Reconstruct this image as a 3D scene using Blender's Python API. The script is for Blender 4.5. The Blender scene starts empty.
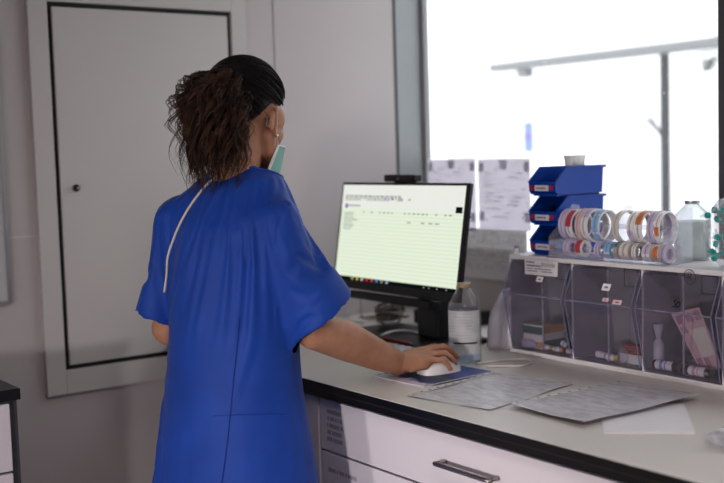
import bpy, bmesh, math, random
from math import sin, cos, pi, radians, sqrt, atan2
from mathutils import Vector, Matrix, noise
from mathutils.bvhtree import BVHTree

random.seed(7)
V = Vector
SC = bpy.context.scene
COL = SC.collection

# ------------------------------------------------------------------ helpers
class MB:
    def __init__(s):
        s.v = []; s.f = []; s.m = []; s.cur = 0
    def mat(s, i):
        s.cur = i; return s
    def add(s, vs, fs):
        o = len(s.v)
        s.v += [tuple(v) for v in vs]
        s.f += [[i + o for i in f] for f in fs]
        s.m += [s.cur] * len(fs)
        return s
    def box(s, x0, x1, y0, y1, z0, z1):
        vs = [(x, y, z) for z in (z0, z1) for y in (y0, y1) for x in (x0, x1)]
        return s.add(vs, [(0,2,3,1),(4,5,7,6),(0,1,5,4),(2,6,7,3),(0,4,6,2),(1,3,7,5)])
    def obox(s, c, half, rot):
        vs = [V(c) + rot @ V((x*half[0], y*half[1], z*half[2])) for z in (-1,1) for y in (-1,1) for x in (-1,1)]
        return s.add(vs, [(0,2,3,1),(4,5,7,6),(0,1,5,4),(2,6,7,3),(0,4,6,2),(1,3,7,5)])
    def quad(s, a, b, c, d):
        return s.add([a, b, c, d], [(0,1,2,3)])
    def prism(s, poly, axis, a0, a1):
        n = len(poly); vs = []
        for a in (a0, a1):
            for p, q in poly:
                vs.append((a,p,q) if axis == 0 else (p,a,q) if axis == 1 else (p,q,a))
        fs = [list(range(n))[::-1], list(range(n, 2*n))]
        fs += [(i, (i+1) % n, n+(i+1) % n, n+i) for i in range(n)]
        return s.add(vs, fs)
    def lathe(s, prof, c=(0,0,0), n=24, rot=None, cap=True):
        rot = rot or Matrix.Identity(3)
        vs = []; fs = []
        for r, z in prof:
            for k in range(n):
                a = 2*pi*k/n
                vs.append(V(c) + rot @ V((r*cos(a), r*sin(a), z)))
        for i in range(len(prof)-1):
            for k in range(n):
                k2 = (k+1) % n
                fs.append((i*n+k, i*n+k2, (i+1)*n+k2, (i+1)*n+k))
        if cap:
            fs.append(list(range(n))[::-1]); L = (len(prof)-1)*n
            fs.append([L+k for k in range(n)])
        return s.add(vs, fs)
    def loft(s, rings, cap=True):
        n = len(rings[0]); vs = [p for r in rings for p in r]; fs = []
        for i in range(len(rings)-1):
            for k in range(n):
                k2 = (k+1) % n
                fs.append((i*n+k, i*n+k2, (i+1)*n+k2, (i+1)*n+k))
        if cap:
            fs.append(list(range(n))[::-1]); L = (len(rings)-1)*n
            fs.append([L+k for k in range(n)])
        return s.add(vs, fs)
    def sphere(s, c, r, rot=None, n=16, m=10):
        if not hasattr(r, '__len__'): r = (r, r, r)
        rot = rot or Matrix.Identity(3)
        vs = [V(c) + rot @ V((0,0,-r[2]))]; fs = []
        for i in range(1, m):
            t = -pi/2 + pi*i/m
            for k in range(n):
                a = 2*pi*k/n
                vs.append(V(c) + rot @ V((r[0]*cos(t)*cos(a), r[1]*cos(t)*sin(a), r[2]*sin(t))))
        vs.append(V(c) + rot @ V((0,0,r[2])))
        for k in range(n):
            k2 = (k+1) % n
            fs.append((0, 1+k2, 1+k)); L = 1+(m-2)*n
            fs.append((len(vs)-1, L+k, L+k2))
        for i in range(m-2):
            for k in range(n):
                k2 = (k+1) % n
                fs.append((1+i*n+k, 1+i*n+k2, 1+(i+1)*n+k2, 1+(i+1)*n+k))
        return s.add(vs, fs)
    def tube(s, pts, r, n=8, closed=False, cap=True, flat=None):
        pts = [V(p) for p in pts]; N = len(pts)
        if not hasattr(r, '__len__'): r = [r]*N
        tan = []
        for i in range(N):
            a = pts[(i-1) % N] if closed or i > 0 else pts[i]
            b = pts[(i+1) % N] if closed or i < N-1 else pts[i]
            t = b - a
            tan.append(t.normalized() if t.length > 1e-9 else V((0,0,1)))
        u = tan[0].orthogonal().normalized()
        vs = []; fs = []
        for i in range(N):
            u = (u - tan[i]*u.dot(tan[i]))
            u = u.normalized() if u.length > 1e-6 else tan[i].orthogonal().normalized()
            w = tan[i].cross(u)
            for k in range(n):
                a = 2*pi*k/n
                vs.append(pts[i] + (u*cos(a) + w*sin(a))*r[i])
        for i in range(N if closed else N-1):
            j = (i+1) % N
            for k in range(n):
                k2 = (k+1) % n
                fs.append((i*n+k, i*n+k2, j*n+k2, j*n+k))
        if cap and not closed:
            fs.append(list(range(n))[::-1]); L = (N-1)*n
            fs.append([L+k for k in range(n)])
        return s.add(vs, fs)
    def limb(s, pts, r, n=14):
        s.tube(pts, r, n)
        for p, q in zip(pts, r): s.sphere(p, q*0.995, n=14, m=9)
        return s

def spline(pts, k=8, closed=False):
    pts = [V(p) for p in pts]; out = []; N = len(pts)
    segs = N if closed else N-1
    for i in range(segs):
        p0 = pts[(i-1) % N] if closed or i > 0 else pts[i]*2 - pts[i+1]
        p1 = pts[i]; p2 = pts[(i+1) % N]
        p3 = pts[(i+2) % N] if closed or i < N-2 else p2*2 - p1
        for j in range(k):
            t = j/k
            out.append(0.5*((2*p1) + (p2-p0)*t + (2*p0-5*p1+4*p2-p3)*t*t + (3*p1-p0-3*p2+p3)*t**3))
    if not closed: out.append(pts[-1])
    return out

def sub(pts, k=3):
    return spline(pts, k)

def empty(name, loc):
    o = bpy.data.objects.new(name, None); COL.objects.link(o)
    o.location = loc; o.empty_display_size = 0.05
    return o

def tag(o, label=None, cat=None, group=None, kind=None):
    if label: o['label'] = label
    if cat: o['category'] = cat
    if group: o['group'] = group
    if kind: o['kind'] = kind
    return o

def thing(name, loc, label, cat, group=None):
    return tag(empty(name, loc), label, cat, group)

def obj(name, mb, mats, parent=None, smooth=False, bevel=0, seg=2, label=None, angle=None):
    me = bpy.data.meshes.new(name)
    off = V((0,0,0)); p = parent
    while p is not None:
        off += p.location; p = p.parent
    me.from_pydata([V(v) - off for v in mb.v], [], mb.f)
    if not isinstance(mats, (list, tuple)): mats = [mats]
    for m in mats: me.materials.append(m)
    if len(mats) > 1:
        for p, i in zip(me.polygons, mb.m): p.material_index = i
    bm = bmesh.new(); bm.from_mesh(me)
    bmesh.ops.recalc_face_normals(bm, faces=bm.faces[:])
    bm.to_mesh(me); bm.free()
    if smooth:
        for p in me.polygons: p.use_smooth = True
    o = bpy.data.objects.new(name, me); COL.objects.link(o)
    if angle:
        me.shade_smooth() if hasattr(me, 'shade_smooth') else None
        try: me.set_sharp_from_angle(angle=radians(angle))
        except Exception: pass
    if bevel:
        b = o.modifiers.new('bevel', 'BEVEL'); b.width = bevel; b.segments = seg
        b.limit_method = 'ANGLE'; b.angle_limit = radians(40)
    if parent is not None: o.parent = parent
    if label: o['label'] = label
    return o

def single(name, mb, mats, loc, label, cat, group=None, **kw):
    """a thing that is one mesh, origin at loc"""
    mb.v = [tuple(V(v) - V(loc)) for v in mb.v]
    o = obj(name, mb, mats, None, **kw)
    o.location = loc
    return tag(o, label, cat, group)

def struct(name, mb, mats, parent=None, **kw):
    o = obj(name, mb, mats, parent, **kw)
    if parent is None: o['kind'] = 'structure'
    return o

def copy_tree(o, parent=None):
    c = o.copy(); COL.objects.link(c)
    if parent is not None:
        c.parent = parent; c.matrix_parent_inverse = o.matrix_parent_inverse
    for ch in o.children: copy_tree(ch, c)
    return c

def freeze(name, mb, voxel, smooth=2, factor=0.5, sub=0):
    """union of closed shapes into one continuous skin"""
    me = bpy.data.meshes.new(name + '_src')
    me.from_pydata(mb.v, [], mb.f)
    bm = bmesh.new(); bm.from_mesh(me)
    bmesh.ops.recalc_face_normals(bm, faces=bm.faces[:]); bm.to_mesh(me); bm.free()
    o = bpy.data.objects.new(name + '_src', me); COL.objects.link(o)
    r = o.modifiers.new('r', 'REMESH'); r.mode = 'VOXEL'; r.voxel_size = voxel; r.adaptivity = 0
    if smooth:
        sm = o.modifiers.new('s', 'SMOOTH'); sm.factor = factor; sm.iterations = smooth
    dg = bpy.context.evaluated_depsgraph_get(); dg.update()
    out = bpy.data.meshes.new_from_object(o.evaluated_get(dg))
    bpy.data.objects.remove(o); bpy.data.meshes.remove(me)
    out.name = name
    for p in out.polygons: p.use_smooth = True
    return out

# ------------------------------------------------------------------ materials
def newmat(name):
    m = bpy.data.materials.new(name); m.use_nodes = True
    nt = m.node_tree; nt.nodes.clear()
    out = nt.nodes.new('ShaderNodeOutputMaterial')
    return m, nt, out

def link(nt, a, b): nt.links.new(a, b)

def srgb(r, g, b):
    f = lambda c: c/12.92 if c <= .04045 else ((c+.055)/1.055)**2.4
    return (f(r/255), f(g/255), f(b/255), 1)

def M(name, col, rough=.5, metal=0, var=.06, scale=8, bump=0, bscale=60, spec=.5, emit=0, trans=0, ior=1.45, sheen=0, subs=0):
    m, nt, out = newmat(name)
    b = nt.nodes.new('ShaderNodeBsdfPrincipled')
    c = col if len(col) == 4 else (*col, 1)
    tc = nt.nodes.new('ShaderNodeTexCoord')
    nz = nt.nodes.new('ShaderNodeTexNoise'); nz.inputs['Scale'].default_value = scale; nz.inputs['Detail'].default_value = 4
    link(nt, tc.outputs['Object'], nz.inputs['Vector'])
    mr = nt.nodes.new('ShaderNodeMapRange'); mr.inputs['To Min'].default_value = 1-var; mr.inputs['To Max'].default_value = 1+var
    link(nt, nz.outputs['Fac'], mr.inputs['Value'])
    mx = nt.nodes.new('ShaderNodeVectorMath'); mx.operation = 'SCALE'
    mx.inputs[0].default_value = c[:3]
    link(nt, mr.outputs['Result'], mx.inputs['Scale'])
    link(nt, mx.outputs['Vector'], b.inputs['Base Color'])
    b.inputs['Roughness'].default_value = rough; b.inputs['Metallic'].default_value = metal
    b.inputs['Specular IOR Level'].default_value = spec; b.inputs['IOR'].default_value = ior
    b.inputs['Transmission Weight'].default_value = trans
    if sheen: b.inputs['Sheen Weight'].default_value = sheen
    if subs:
        b.inputs['Subsurface Weight'].default_value = subs
        b.inputs['Subsurface Radius'].default_value = (.012, .004, .002)
    if emit:
        link(nt, mx.outputs['Vector'], b.inputs['Emission Color']); b.inputs['Emission Strength'].default_value = emit
    if bump:
        n2 = nt.nodes.new('ShaderNodeTexNoise'); n2.inputs['Scale'].default_value = bscale; n2.inputs['Detail'].default_value = 3
        link(nt, tc.outputs['Object'], n2.inputs['Vector'])
        bp = nt.nodes.new('ShaderNodeBump'); bp.inputs['Strength'].default_value = bump; bp.inputs['Distance'].default_value = .002
        link(nt, n2.outputs['Fac'], bp.inputs['Height']); link(nt, bp.outputs['Normal'], b.inputs['Normal'])
    link(nt, b.outputs['BSDF'], out.inputs['Surface'])
    return m

def clear(name, tint=(.9,.9,.95), haze=.12, hazecol=(.6,.6,.68), gloss=.5, rough=.08, bump=0, edge=.5):
    """thin clear plastic or glass: mostly see-through, hazy, fresnel gloss"""
    m, nt, out = newmat(name)
    tr = nt.nodes.new('ShaderNodeBsdfTransparent'); tr.inputs['Color'].default_value = (*tint, 1)
    df = nt.nodes.new('ShaderNodeBsdfDiffuse'); df.inputs['Color'].default_value = (*hazecol, 1)
    gl = nt.nodes.new('ShaderNodeBsdfGlossy'); gl.inputs['Roughness'].default_value = rough
    tc = nt.nodes.new('ShaderNodeTexCoord')
    nz = nt.nodes.new('ShaderNodeTexNoise'); nz.inputs['Scale'].default_value = 30; nz.inputs['Detail'].default_value = 5
    link(nt, tc.outputs['Object'], nz.inputs['Vector'])
    mr = nt.nodes.new('ShaderNodeMapRange'); mr.inputs['To Min'].default_value = haze*.5; mr.inputs['To Max'].default_value = haze*1.5
    link(nt, nz.outputs['Fac'], mr.inputs['Value'])
    lw = nt.nodes.new('ShaderNodeLayerWeight'); lw.inputs['Blend'].default_value = .5
    e3 = nt.nodes.new('ShaderNodeMath'); e3.operation = 'POWER'; e3.inputs[1].default_value = 2.5; link(nt, lw.outputs['Facing'], e3.inputs[0])
    e5 = nt.nodes.new('ShaderNodeMath'); e5.operation = 'POWER'; e5.inputs[1].default_value = 5; link(nt, lw.outputs['Facing'], e5.inputs[0])
    f5 = nt.nodes.new('ShaderNodeMath'); f5.operation = 'MULTIPLY_ADD'; f5.inputs[1].default_value = .95; f5.inputs[2].default_value = .05; link(nt, e5.outputs[0], f5.inputs[0])
    ed = nt.nodes.new('ShaderNodeMath'); ed.operation = 'MULTIPLY_ADD'; ed.inputs[1].default_value = edge*.5; ed.use_clamp = True
    link(nt, e3.outputs[0], ed.inputs[0]); link(nt, mr.outputs['Result'], ed.inputs[2])
    m1 = nt.nodes.new('ShaderNodeMixShader'); link(nt, ed.outputs[0], m1.inputs[0])
    link(nt, tr.outputs[0], m1.inputs[1]); link(nt, df.outputs[0], m1.inputs[2])
    fr = nt.nodes.new('ShaderNodeMath'); fr.operation = 'MULTIPLY'; fr.inputs[1].default_value = gloss
    link(nt, f5.outputs[0], fr.inputs[0])
    m2 = nt.nodes.new('ShaderNodeMixShader'); link(nt, fr.outputs[0], m2.inputs[0])
    link(nt, m1.outputs[0], m2.inputs[1]); link(nt, gl.outputs[0], m2.inputs[2])
    if bump:
        bp = nt.nodes.new('ShaderNodeBump'); bp.inputs['Strength'].default_value = bump; bp.inputs['Distance'].default_value = .01
        link(nt, nz.outputs['Fac'], bp.inputs['Height'])
        link(nt, bp.outputs['Normal'], gl.inputs['Normal']); link(nt, bp.outputs['Normal'], df.inputs['Normal'])
    link(nt, m2.outputs[0], out.inputs['Surface'])
    return m

def translucent(name, col, tcol, fac=.5, bump=0):
    m, nt, out = newmat(name)
    d = nt.nodes.new('ShaderNodeBsdfDiffuse'); d.inputs['Color'].default_value = (*col, 1)
    t = nt.nodes.new('ShaderNodeBsdfTranslucent'); t.inputs['Color'].default_value = (*tcol, 1)
    tc = nt.nodes.new('ShaderNodeTexCoord')
    nz = nt.nodes.new('ShaderNodeTexNoise'); nz.inputs['Scale'].default_value = 12
    link(nt, tc.outputs['Object'], nz.inputs['Vector'])
    mr = nt.nodes.new('ShaderNodeMapRange'); mr.inputs['To Min'].default_value = fac*.9; mr.inputs['To Max'].default_value = fac*1.1
    link(nt, nz.outputs['Fac'], mr.inputs['Value'])
    x = nt.nodes.new('ShaderNodeMixShader'); link(nt, mr.outputs['Result'], x.inputs[0])
    link(nt, d.outputs[0], x.inputs[1]); link(nt, t.outputs[0], x.inputs[2])
    if bump:
        bp = nt.nodes.new('ShaderNodeBump'); bp.inputs['Strength'].default_value = bump; bp.inputs['Distance'].default_value = .01
        link(nt, nz.outputs['Fac'], bp.inputs['Height']); link(nt, bp.outputs['Normal'], d.inputs['Normal'])
    link(nt, x.outputs[0], out.inputs['Surface'])
    return m

def emission(name, col, strength, var=.02, scale=20):
    m, nt, out = newmat(name)
    e = nt.nodes.new('ShaderNodeEmission')
    tc = nt.nodes.new('ShaderNodeTexCoord')
    nz = nt.nodes.new('ShaderNodeTexNoise'); nz.inputs['Scale'].default_value = scale
    link(nt, tc.outputs['Object'], nz.inputs['Vector'])
    mr = nt.nodes.new('ShaderNodeMapRange'); mr.inputs['To Min'].default_value = strength*(1-var); mr.inputs['To Max'].default_value = strength*(1+var)
    link(nt, nz.outputs['Fac'], mr.inputs['Value'])
    e.inputs['Color'].default_value = col if len(col) == 4 else (*col, 1)
    link(nt, mr.outputs['Result'], e.inputs['Strength'])
    link(nt, e.outputs[0], out.inputs['Surface'])
    return m
# ------------------------------------------------------------------ camera geometry (measured from the photograph)
FPX, CX, CY, CH = 1095.0, 362.0, 241.5, 1.43
_v1 = V((1849-CX, 108-CY, FPX)).normalized()
_v2 = V((-450-CX, 178-CY, FPX)); _v2 = (_v2 - _v1*_v2.dot(_v1)).normalized()
_v3 = _v1.cross(_v2)
if _v3.y > 0: _v3 = -_v3
RC = Matrix((_v1, _v2, _v3))           # image axes -> world axes
def _ray(px, py): return RC @ V((px-CX, py-CY, FPX))
def onz(px, py, z):
    d = _ray(px, py); return V((0,0,CH)) + d*((z-CH)/d.z)
def onx(px, py, x):
    d = _ray(px, py); return V((0,0,CH)) + d*(x/d.x)
def ony(px, py, y):
    d = _ray(px, py); return V((0,0,CH)) + d*(y/d.y)
def atd(px, py, dep):
    return V((0,0,CH)) + RC @ (V((px-CX, py-CY, FPX))*(dep/FPX))

XR, YB = 2.41, 2.90
ZT = .90                                # worktop height

# ------------------------------------------------------------------ shared materials
m_wall = M('painted_wall', (.525,.485,.485), .6, var=.03, scale=2)
m_ceil = M('ceiling_paint', (.7,.69,.67), .8, var=.03)
m_floor = M('grey_vinyl', (.22,.21,.21), .45, var=.12, scale=14)
m_door = M('door_laminate', (.56,.535,.525), .5, var=.03, scale=3)
m_frame = M('door_frame_paint', (.55,.525,.515), .5, var=.03, scale=3)
m_gap = M('gap_shade_black', (.006,.006,.007), .6)
m_alu = M('brushed_aluminium', (.55,.55,.55), .35, metal=.9, var=.05)
m_dark = M('dark_grey_frame', (.07,.07,.075), .5)
m_lam = M('white_worktop_laminate', (.72,.69,.65), .32, var=.03, scale=5, spec=.4)
m_black = M('black_edge_plastic', (.006,.006,.0065), .35)
m_edge = M('worktop_edge_line', (.03,.02,.014), .5)
m_front = M('white_drawer_laminate', (.74,.70,.73), .4, var=.02, scale=4)
m_carc = M('grey_carcass_board', (.20,.19,.20), .6)
m_steel = M('satin_steel', (.34,.32,.30), .38, metal=1, var=.05)
m_ink = M('black_ink', (.015,.015,.02), .6)
m_grey_ink = M('faded_grey_print', (.16,.16,.19), .7)
m_white = M('white_plastic', (.78,.78,.78), .4)
m_paper = M('white_paper', (.78,.77,.80), .8, var=.02)

# ------------------------------------------------------------------ room shell
X0, Y0, ZC = -1.35, -1.6, 2.55
struct('floor', MB().box(X0-.1, XR+.02, Y0-.1, YB+.1, -.1, 0), m_floor)
struct('ceiling', MB().box(X0-.1, XR+.02, Y0-.1, YB+.1, ZC, ZC+.1), m_ceil)
struct('wall_back', MB().box(X0-.1, XR+.02, YB, YB+.1, 0, ZC), m_wall)
struct('wall_left', MB().box(X0-.1, X0, Y0-.1, YB, 0, ZC), m_wall)
struct('wall_front', MB().box(X0, XR+.12, Y0-.1, Y0, 0, ZC), m_wall)
# window wall with an opening y 0.45..2.77, z 1.10..2.25
WY0, WY1, WZ0, WZ1 = .50, 2.894, 1.09, 2.30
w = MB(); w.box(XR, XR+.02, Y0, WY0, 0, ZC); w.box(XR, XR+.02, WY1, YB, 0, ZC)
w.box(XR, XR+.02, WY0, WY1, 0, WZ0); w.box(XR, XR+.02, WY0, WY1, WZ1, ZC)
struct('wall_right', w, m_wall)

# window: frame, mullion, seen pane, unseen pane added to light the counter
m_wframe = M('window_frame_grey', (.34,.34,.35), .45, var=.03)
wf = MB()
def wbar(y0, y1, z0, z1): wf.box(XR-.006, XR+.018, y0, y1, z0, z1)
wbar(WY1-.016, WY1+.004, WZ0, WZ1); wbar(WY0, WY0+.03, WZ0, WZ1)
wbar(WY0+.03, WY1-.016, WZ0-.012, WZ0+.022); wbar(WY0+.03, WY1-.016, WZ1-.03, WZ1)
MY = onx(720.5, 60, XR).y
win = struct('window_1', wf, m_wframe, bevel=.003)
struct('window_mullion', MB().box(XR-.012, XR+.03, MY-.055, MY, WZ0+.02, WZ1-.03), m_dark, win, bevel=.003)
m_pane, nt, out = newmat('dusty_window_glass')
tr = nt.nodes.new('ShaderNodeBsdfTransparent'); tr.inputs['Color'].default_value = (.97,.98,.98,1)
gl = nt.nodes.new('ShaderNodeBsdfGlossy'); gl.inputs['Roughness'].default_value = .02
lw = nt.nodes.new('ShaderNodeLayerWeight'); lw.inputs['Blend'].default_value = .5
e5 = nt.nodes.new('ShaderNodeMath'); e5.operation = 'POWER'; e5.inputs[1].default_value = 5; link(nt, lw.outputs['Facing'], e5.inputs[0])
f5 = nt.nodes.new('ShaderNodeMath'); f5.operation = 'MULTIPLY_ADD'; f5.inputs[1].default_value = .9; f5.inputs[2].default_value = .05; link(nt, e5.outputs[0], f5.inputs[0])
x1 = nt.nodes.new('ShaderNodeMixShader'); link(nt, f5.outputs[0], x1.inputs[0]); link(nt, tr.outputs[0], x1.inputs[1]); link(nt, gl.outputs[0], x1.inputs[2])
tc = nt.nodes.new('ShaderNodeTexCoord'); vo = nt.nodes.new('ShaderNodeTexVoronoi'); vo.inputs['Scale'].default_value = 55
link(nt, tc.outputs['Object'], vo.inputs['Vector'])
n1 = nt.nodes.new('ShaderNodeTexNoise'); n1.inputs['Scale'].default_value = 5; link(nt, tc.outputs['Object'], n1.inputs['Vector'])
th = nt.nodes.new('ShaderNodeMapRange'); th.inputs['From Min'].default_value = .45; th.inputs['From Max'].default_value = .75
th.inputs['To Min'].default_value = .06; th.inputs['To Max'].default_value = .2
link(nt, n1.outputs['Fac'], th.inputs['Value'])
lt = nt.nodes.new('ShaderNodeMath'); lt.operation = 'LESS_THAN'; link(nt, vo.outputs['Distance'], lt.inputs[0]); link(nt, th.outputs['Result'], lt.inputs[1])
sc_ = nt.nodes.new('ShaderNodeMath'); sc_.operation = 'MULTIPLY_ADD'; sc_.inputs[1].default_value = .45; sc_.inputs[2].default_value = .05; link(nt, lt.outputs[0], sc_.inputs[0])
d1 = nt.nodes.new('ShaderNodeBsdfTranslucent'); d1.inputs['Color'].default_value = (.9,.9,.92,1)
x2 = nt.nodes.new('ShaderNodeMixShader'); link(nt, sc_.outputs[0], x2.inputs[0]); link(nt, x1.outputs[0], x2.inputs[1]); link(nt, d1.outputs[0], x2.inputs[2])
link(nt, x2.outputs[0], out.inputs['Surface'])
for a, b in ((MY, WY1-.016), (WY0+.03, MY-.055)):
    struct('window_pane', MB().quad((XR+.014, a, WZ0+.02), (XR+.014, b, WZ0+.02), (XR+.014, b, WZ1-.028), (XR+.014, a, WZ1-.028)), m_pane, win)

# thin cover strip in the corner and panel joints on the back wall
cj = ony(274, 40, YB).x
struct('trim_1', MB().box(cj-.002, cj+.002, YB-.0015, YB+.001, 0, ZC), M('panel_joint', (.32,.31,.31), .7))
struct('trim_2', MB().box(X0, 1.045, YB-.0015, YB+.001, 1.232, 1.236), M('panel_joint_light', (.6,.57,.58), .7))
struct('trim_3', MB().box(2.300, XR, YB-.005, YB, ZT, ZC), M('corner_strip_paint', (.37,.39,.40), .6))
struct('trim_4', MB().box(2.293, 2.300, YB-.002, YB, ZT, ZC), M('corner_groove', (.10,.10,.10), .7))

# hatch door on the back wall
DX0, DX1, DZ0, DZ1 = 1.113, 1.650, .873, 1.848
FW = .062
d = MB()
d.box(DX0-FW-.006, DX0-.013, YB-.022, YB, DZ0-.079, DZ1+.2); d.box(DX1+.013, DX1+FW, YB-.022, YB, DZ0-.079, DZ1+.2)
dr = struct('door_1', d, m_frame, bevel=.002)
d = MB(); d.box(DX0-.013, DX1+.013, YB-.022, YB, DZ0-.079, DZ0-.013)
d.box(DX0-.013, DX1+.013, YB-.022, YB, DZ1+.013, DZ1+.2)
struct('door_frame_rail', d, m_frame, dr, bevel=.002)
d = MB(); d.box(DX0-.013, DX1+.013, YB-.010, YB-.001, DZ0-.013, DZ1+.013)
struct('door_gap', d, m_gap, dr)  # near-black backing paints the shade in the gap round the leaf
struct('door_leaf', MB().box(DX0, DX1, YB-.02, YB-.010, DZ0, DZ1), m_door, dr, bevel=.002)
kp = ony(76, 188, YB-.02)
rx = Matrix.Rotation(pi/2, 3, 'X')
k = MB().lathe([(.010,0),(.010,.003),(.0085,.005),(.0075,.012),(.006,.014)], kp, 24, rx)
kn = struct('door_lock', k, M('dark_steel_lock', (.05,.05,.055), .3, metal=.8), dr, smooth=False, angle=30)
struct('lock_slot', MB().lathe([(.0042,.0125),(.0042,.0150),(.002,.0154)], kp, 16, rx), m_steel, kn)

# ------------------------------------------------------------------ outside the window
m_fac = M('white_render_facade', (.86,.86,.87), .9, var=.04, scale=1.2)
m_post = M('weathered_grey_post', (.018,.018,.019), .6, var=.3, scale=40)
m_beam = M('pale_grey_beam', (.20,.203,.207), .6, var=.1, scale=10)
FX = 6.2
f = MB(); f.box(FX, FX+.2, -4, 14, -1, 6)
struct('facade_wall', f, m_fac)
struct('courtyard_ground', MB().box(XR+.12, FX, -4, 14, -.25, -.15), M('pale_paving', (.8,.79,.77), .9, var=.06, scale=3))
g = MB()
for y0, y1 in ((4.95, 5.45), (6.3, 7.1), (8.3, 8.7)): g.box(FX-.02, FX, y0, y1, -.2, 1.75)
struct('facade_recess', g, M('pale_door_panel', (.60,.595,.60), .8))
BX = 4.6
pa, pb = onx(488, 64, BX), onx(724, 36, BX)
b = MB().box(BX, BX+.10, -1.0, pa.y, pa.z-.05, pa.z+.0)
bt = single('canopy_beam', b, m_beam, (BX, 3, pa.z), 'long pale grey horizontal beam crossing outside behind the window', 'beam', bevel=.01)
ft = MB(); ft.box(BX+.02, BX+.08, pa.y-.30, pa.y-.22, pa.z-.10, pa.z-.055)
obj('wall_bracket', ft, m_beam, bt)
pp = onx(662.5, 65, BX+.02)
po = thing('grey_post', (BX+.05, pp.y, -.15), 'dark speckled grey upright post standing outside under the beam', 'post')
obj('post_shaft', MB().box(BX+.02, BX+.055, pp.y-.020, pp.y+.020, -.15, pa.z-.055), m_post, po, bevel=.004)
a0, a1, a2 = onx(663, 137, BX+.03), onx(652, 121, BX+.03), onx(648, 121, BX+.03)
obj('bracket_arm', MB().tube([a0, a1, a2], .010, 8), M('grey_arm', (.06,.06,.06), .5), po)
obj('base_plate', MB().box(BX-.04, BX+.16, pp.y-.1, pp.y+.1, -.15, -.13), m_post, po, bevel=.003)
s0 = onx(528, 137, BX+.6)
sg = thing('wall_sign', tuple(s0), 'small pale blue and violet sign on a thin pole far outside the window', 'sign')
obj('sign_panel', MB().box(s0.x, s0.x+.01, s0.y-.04, s0.y+.04, s0.z-.10, s0.z+.10), M('pale_blue_sign', (.17,.24,.62), .6), sg)
obj('sign_band', MB().box(s0.x-.004, s0.x, s0.y-.04, s0.y+.04, s0.z-.015, s0.z+.015), M('violet_band', (.20,.12,.60), .6), sg)
obj('sign_pole', MB().tube([(s0.x+.014, s0.y, -.15), (s0.x+.014, s0.y, s0.z+.10)], .006, 8), M('pale_pole', (.7,.7,.7), .6), sg)
vl = onx(716, 70, BX+.3)
single('rain_pipe', MB().tube([(vl.x, vl.y, -.15), (vl.x, vl.y, 5)], .012, 10), M('pale_pipe', (.6,.6,.58), .6), (vl.x, vl.y, -.15),
       'thin pale vertical pipe outside to the right of the post', 'pipe')
# planter with greenery under the beam end
vp = onx(708, 57, BX+.05)
pt = thing('hanging_plant', (vp.x, vp.y, vp.z), 'tiny dark green hanging plant under the right end of the beam', 'plant')
lm = MB()
for i in range(70):
    c = vp + V((random.uniform(-.04,.04), random.uniform(-.05,.05), random.uniform(-.07,.03)))
    q = V((random.uniform(-1,1), random.uniform(-1,1), random.uniform(-1,1))).normalized()*.016; r_ = q.orthogonal().normalized()*.007
    lm.add([c-q, c+r_, c+q, c-r_], [(0,1,2,3)])
obj('foliage', lm, M('dark_leaf', (.05,.10,.05), .6, var=.3), pt)
obj('plant_pot', MB().lathe([(.02,-.03),(.032,.0),(.034,.02),(.03,.02)], vp+V((0,0,-.03)), 16), M('grey_pot', (.3,.3,.3), .7), pt)

# ------------------------------------------------------------------ worktop and cabinets
WX = 1.41
wt = thing('worktop', (1.85, 1.6, ZT-.034), 'long white laminate worktop with a black front edge under the window', 'worktop')
obj('worktop_surface', MB().box(WX+.0006, XR, .3, YB, ZT-.006, ZT), m_lam, wt)
obj('worktop_core', MB().box(WX+.002, XR, .3, YB, ZT-.034, ZT-.006), m_carc, wt)
obj('front_edge', MB().box(WX, WX+.002, .3, YB, ZT-.034, ZT-.0012), m_black, wt)
obj('edge_seam', MB().box(WX-.0005, WX, .3, YB, ZT-.0195, ZT-.0175), m_edge, wt)

HL_ = .077
def cabinet(y0, y1, label, drawers, group, texts=False):
    c = thing('drawer_cabinet', (1.86, (y0+y1)/2, 0), label, 'cabinet', group)
    body = MB(); body.box(1.452, XR-.02, y0+.001, y1-.001, .10, ZT-.036)
    body.box(1.50, XR-.05, y0+.02, y1-.02, 0, .10)
    obj('carcass', body, m_carc, c)
    z = ZT-.045
    for h in drawers:
        fr = MB().box(1.43, 1.45, y0+.002, y1-.003, z-h+.005, z)
        dw = obj('drawer', fr, m_front, c, bevel=.0015)
        ym = (y0+y1)/2 if texts else (y0+y1)/2
        hz = z-.058
        pts = [(1.431, ym-HL_, hz), (1.408, ym-HL_, hz), (1.402, ym-.070, hz), (1.402, ym+.070, hz), (1.408, ym+HL_, hz), (1.431, ym+HL_, hz)]
        pts = sub([pts[0], pts[1]], 2) + spline(pts[1:5], 4) + sub([pts[4], pts[5]], 2)
        hn = MB().tube(pts, .0048, 10)
        obj('handle', hn, m_steel, dw, smooth=True)
        if texts:
            tx = MB(); rr = random.Random(int(h*1000)+3)
            rows = 5 if texts == 2 else 1
            texts = 1
            for i in range(rows):
                y = y1-.030 - rr.uniform(0,.006); zz = z-.022-i*.0165
                yend = y-.062+rr.uniform(0,.012)
                if rows == 1: zz = z-.035; yend = y-.11
                while y > yend:
                    wd = rr.uniform(.003,.0055)
                    tx.box(1.4292, 1.43, y-wd, y, zz-.0095, zz)
                    y -= wd + (.0016 if rr.random() < .8 else .005)
            obj('printed_lines', tx, M('soft_print', (.36,.34,.37), .7), dw)
        z -= h
    return c
cabinet(1.062, 2.132, 'white two-row drawer cabinet with a printed notice and steel bow handles, beside the person', [.127,.22,.22,.18], 'cabinets under the worktop', 2)
cabinet(.31, 1.060, 'white drawer cabinet at the right end under the worktop edge', [.127,.22,.22,.18], 'cabinets under the worktop')
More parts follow.
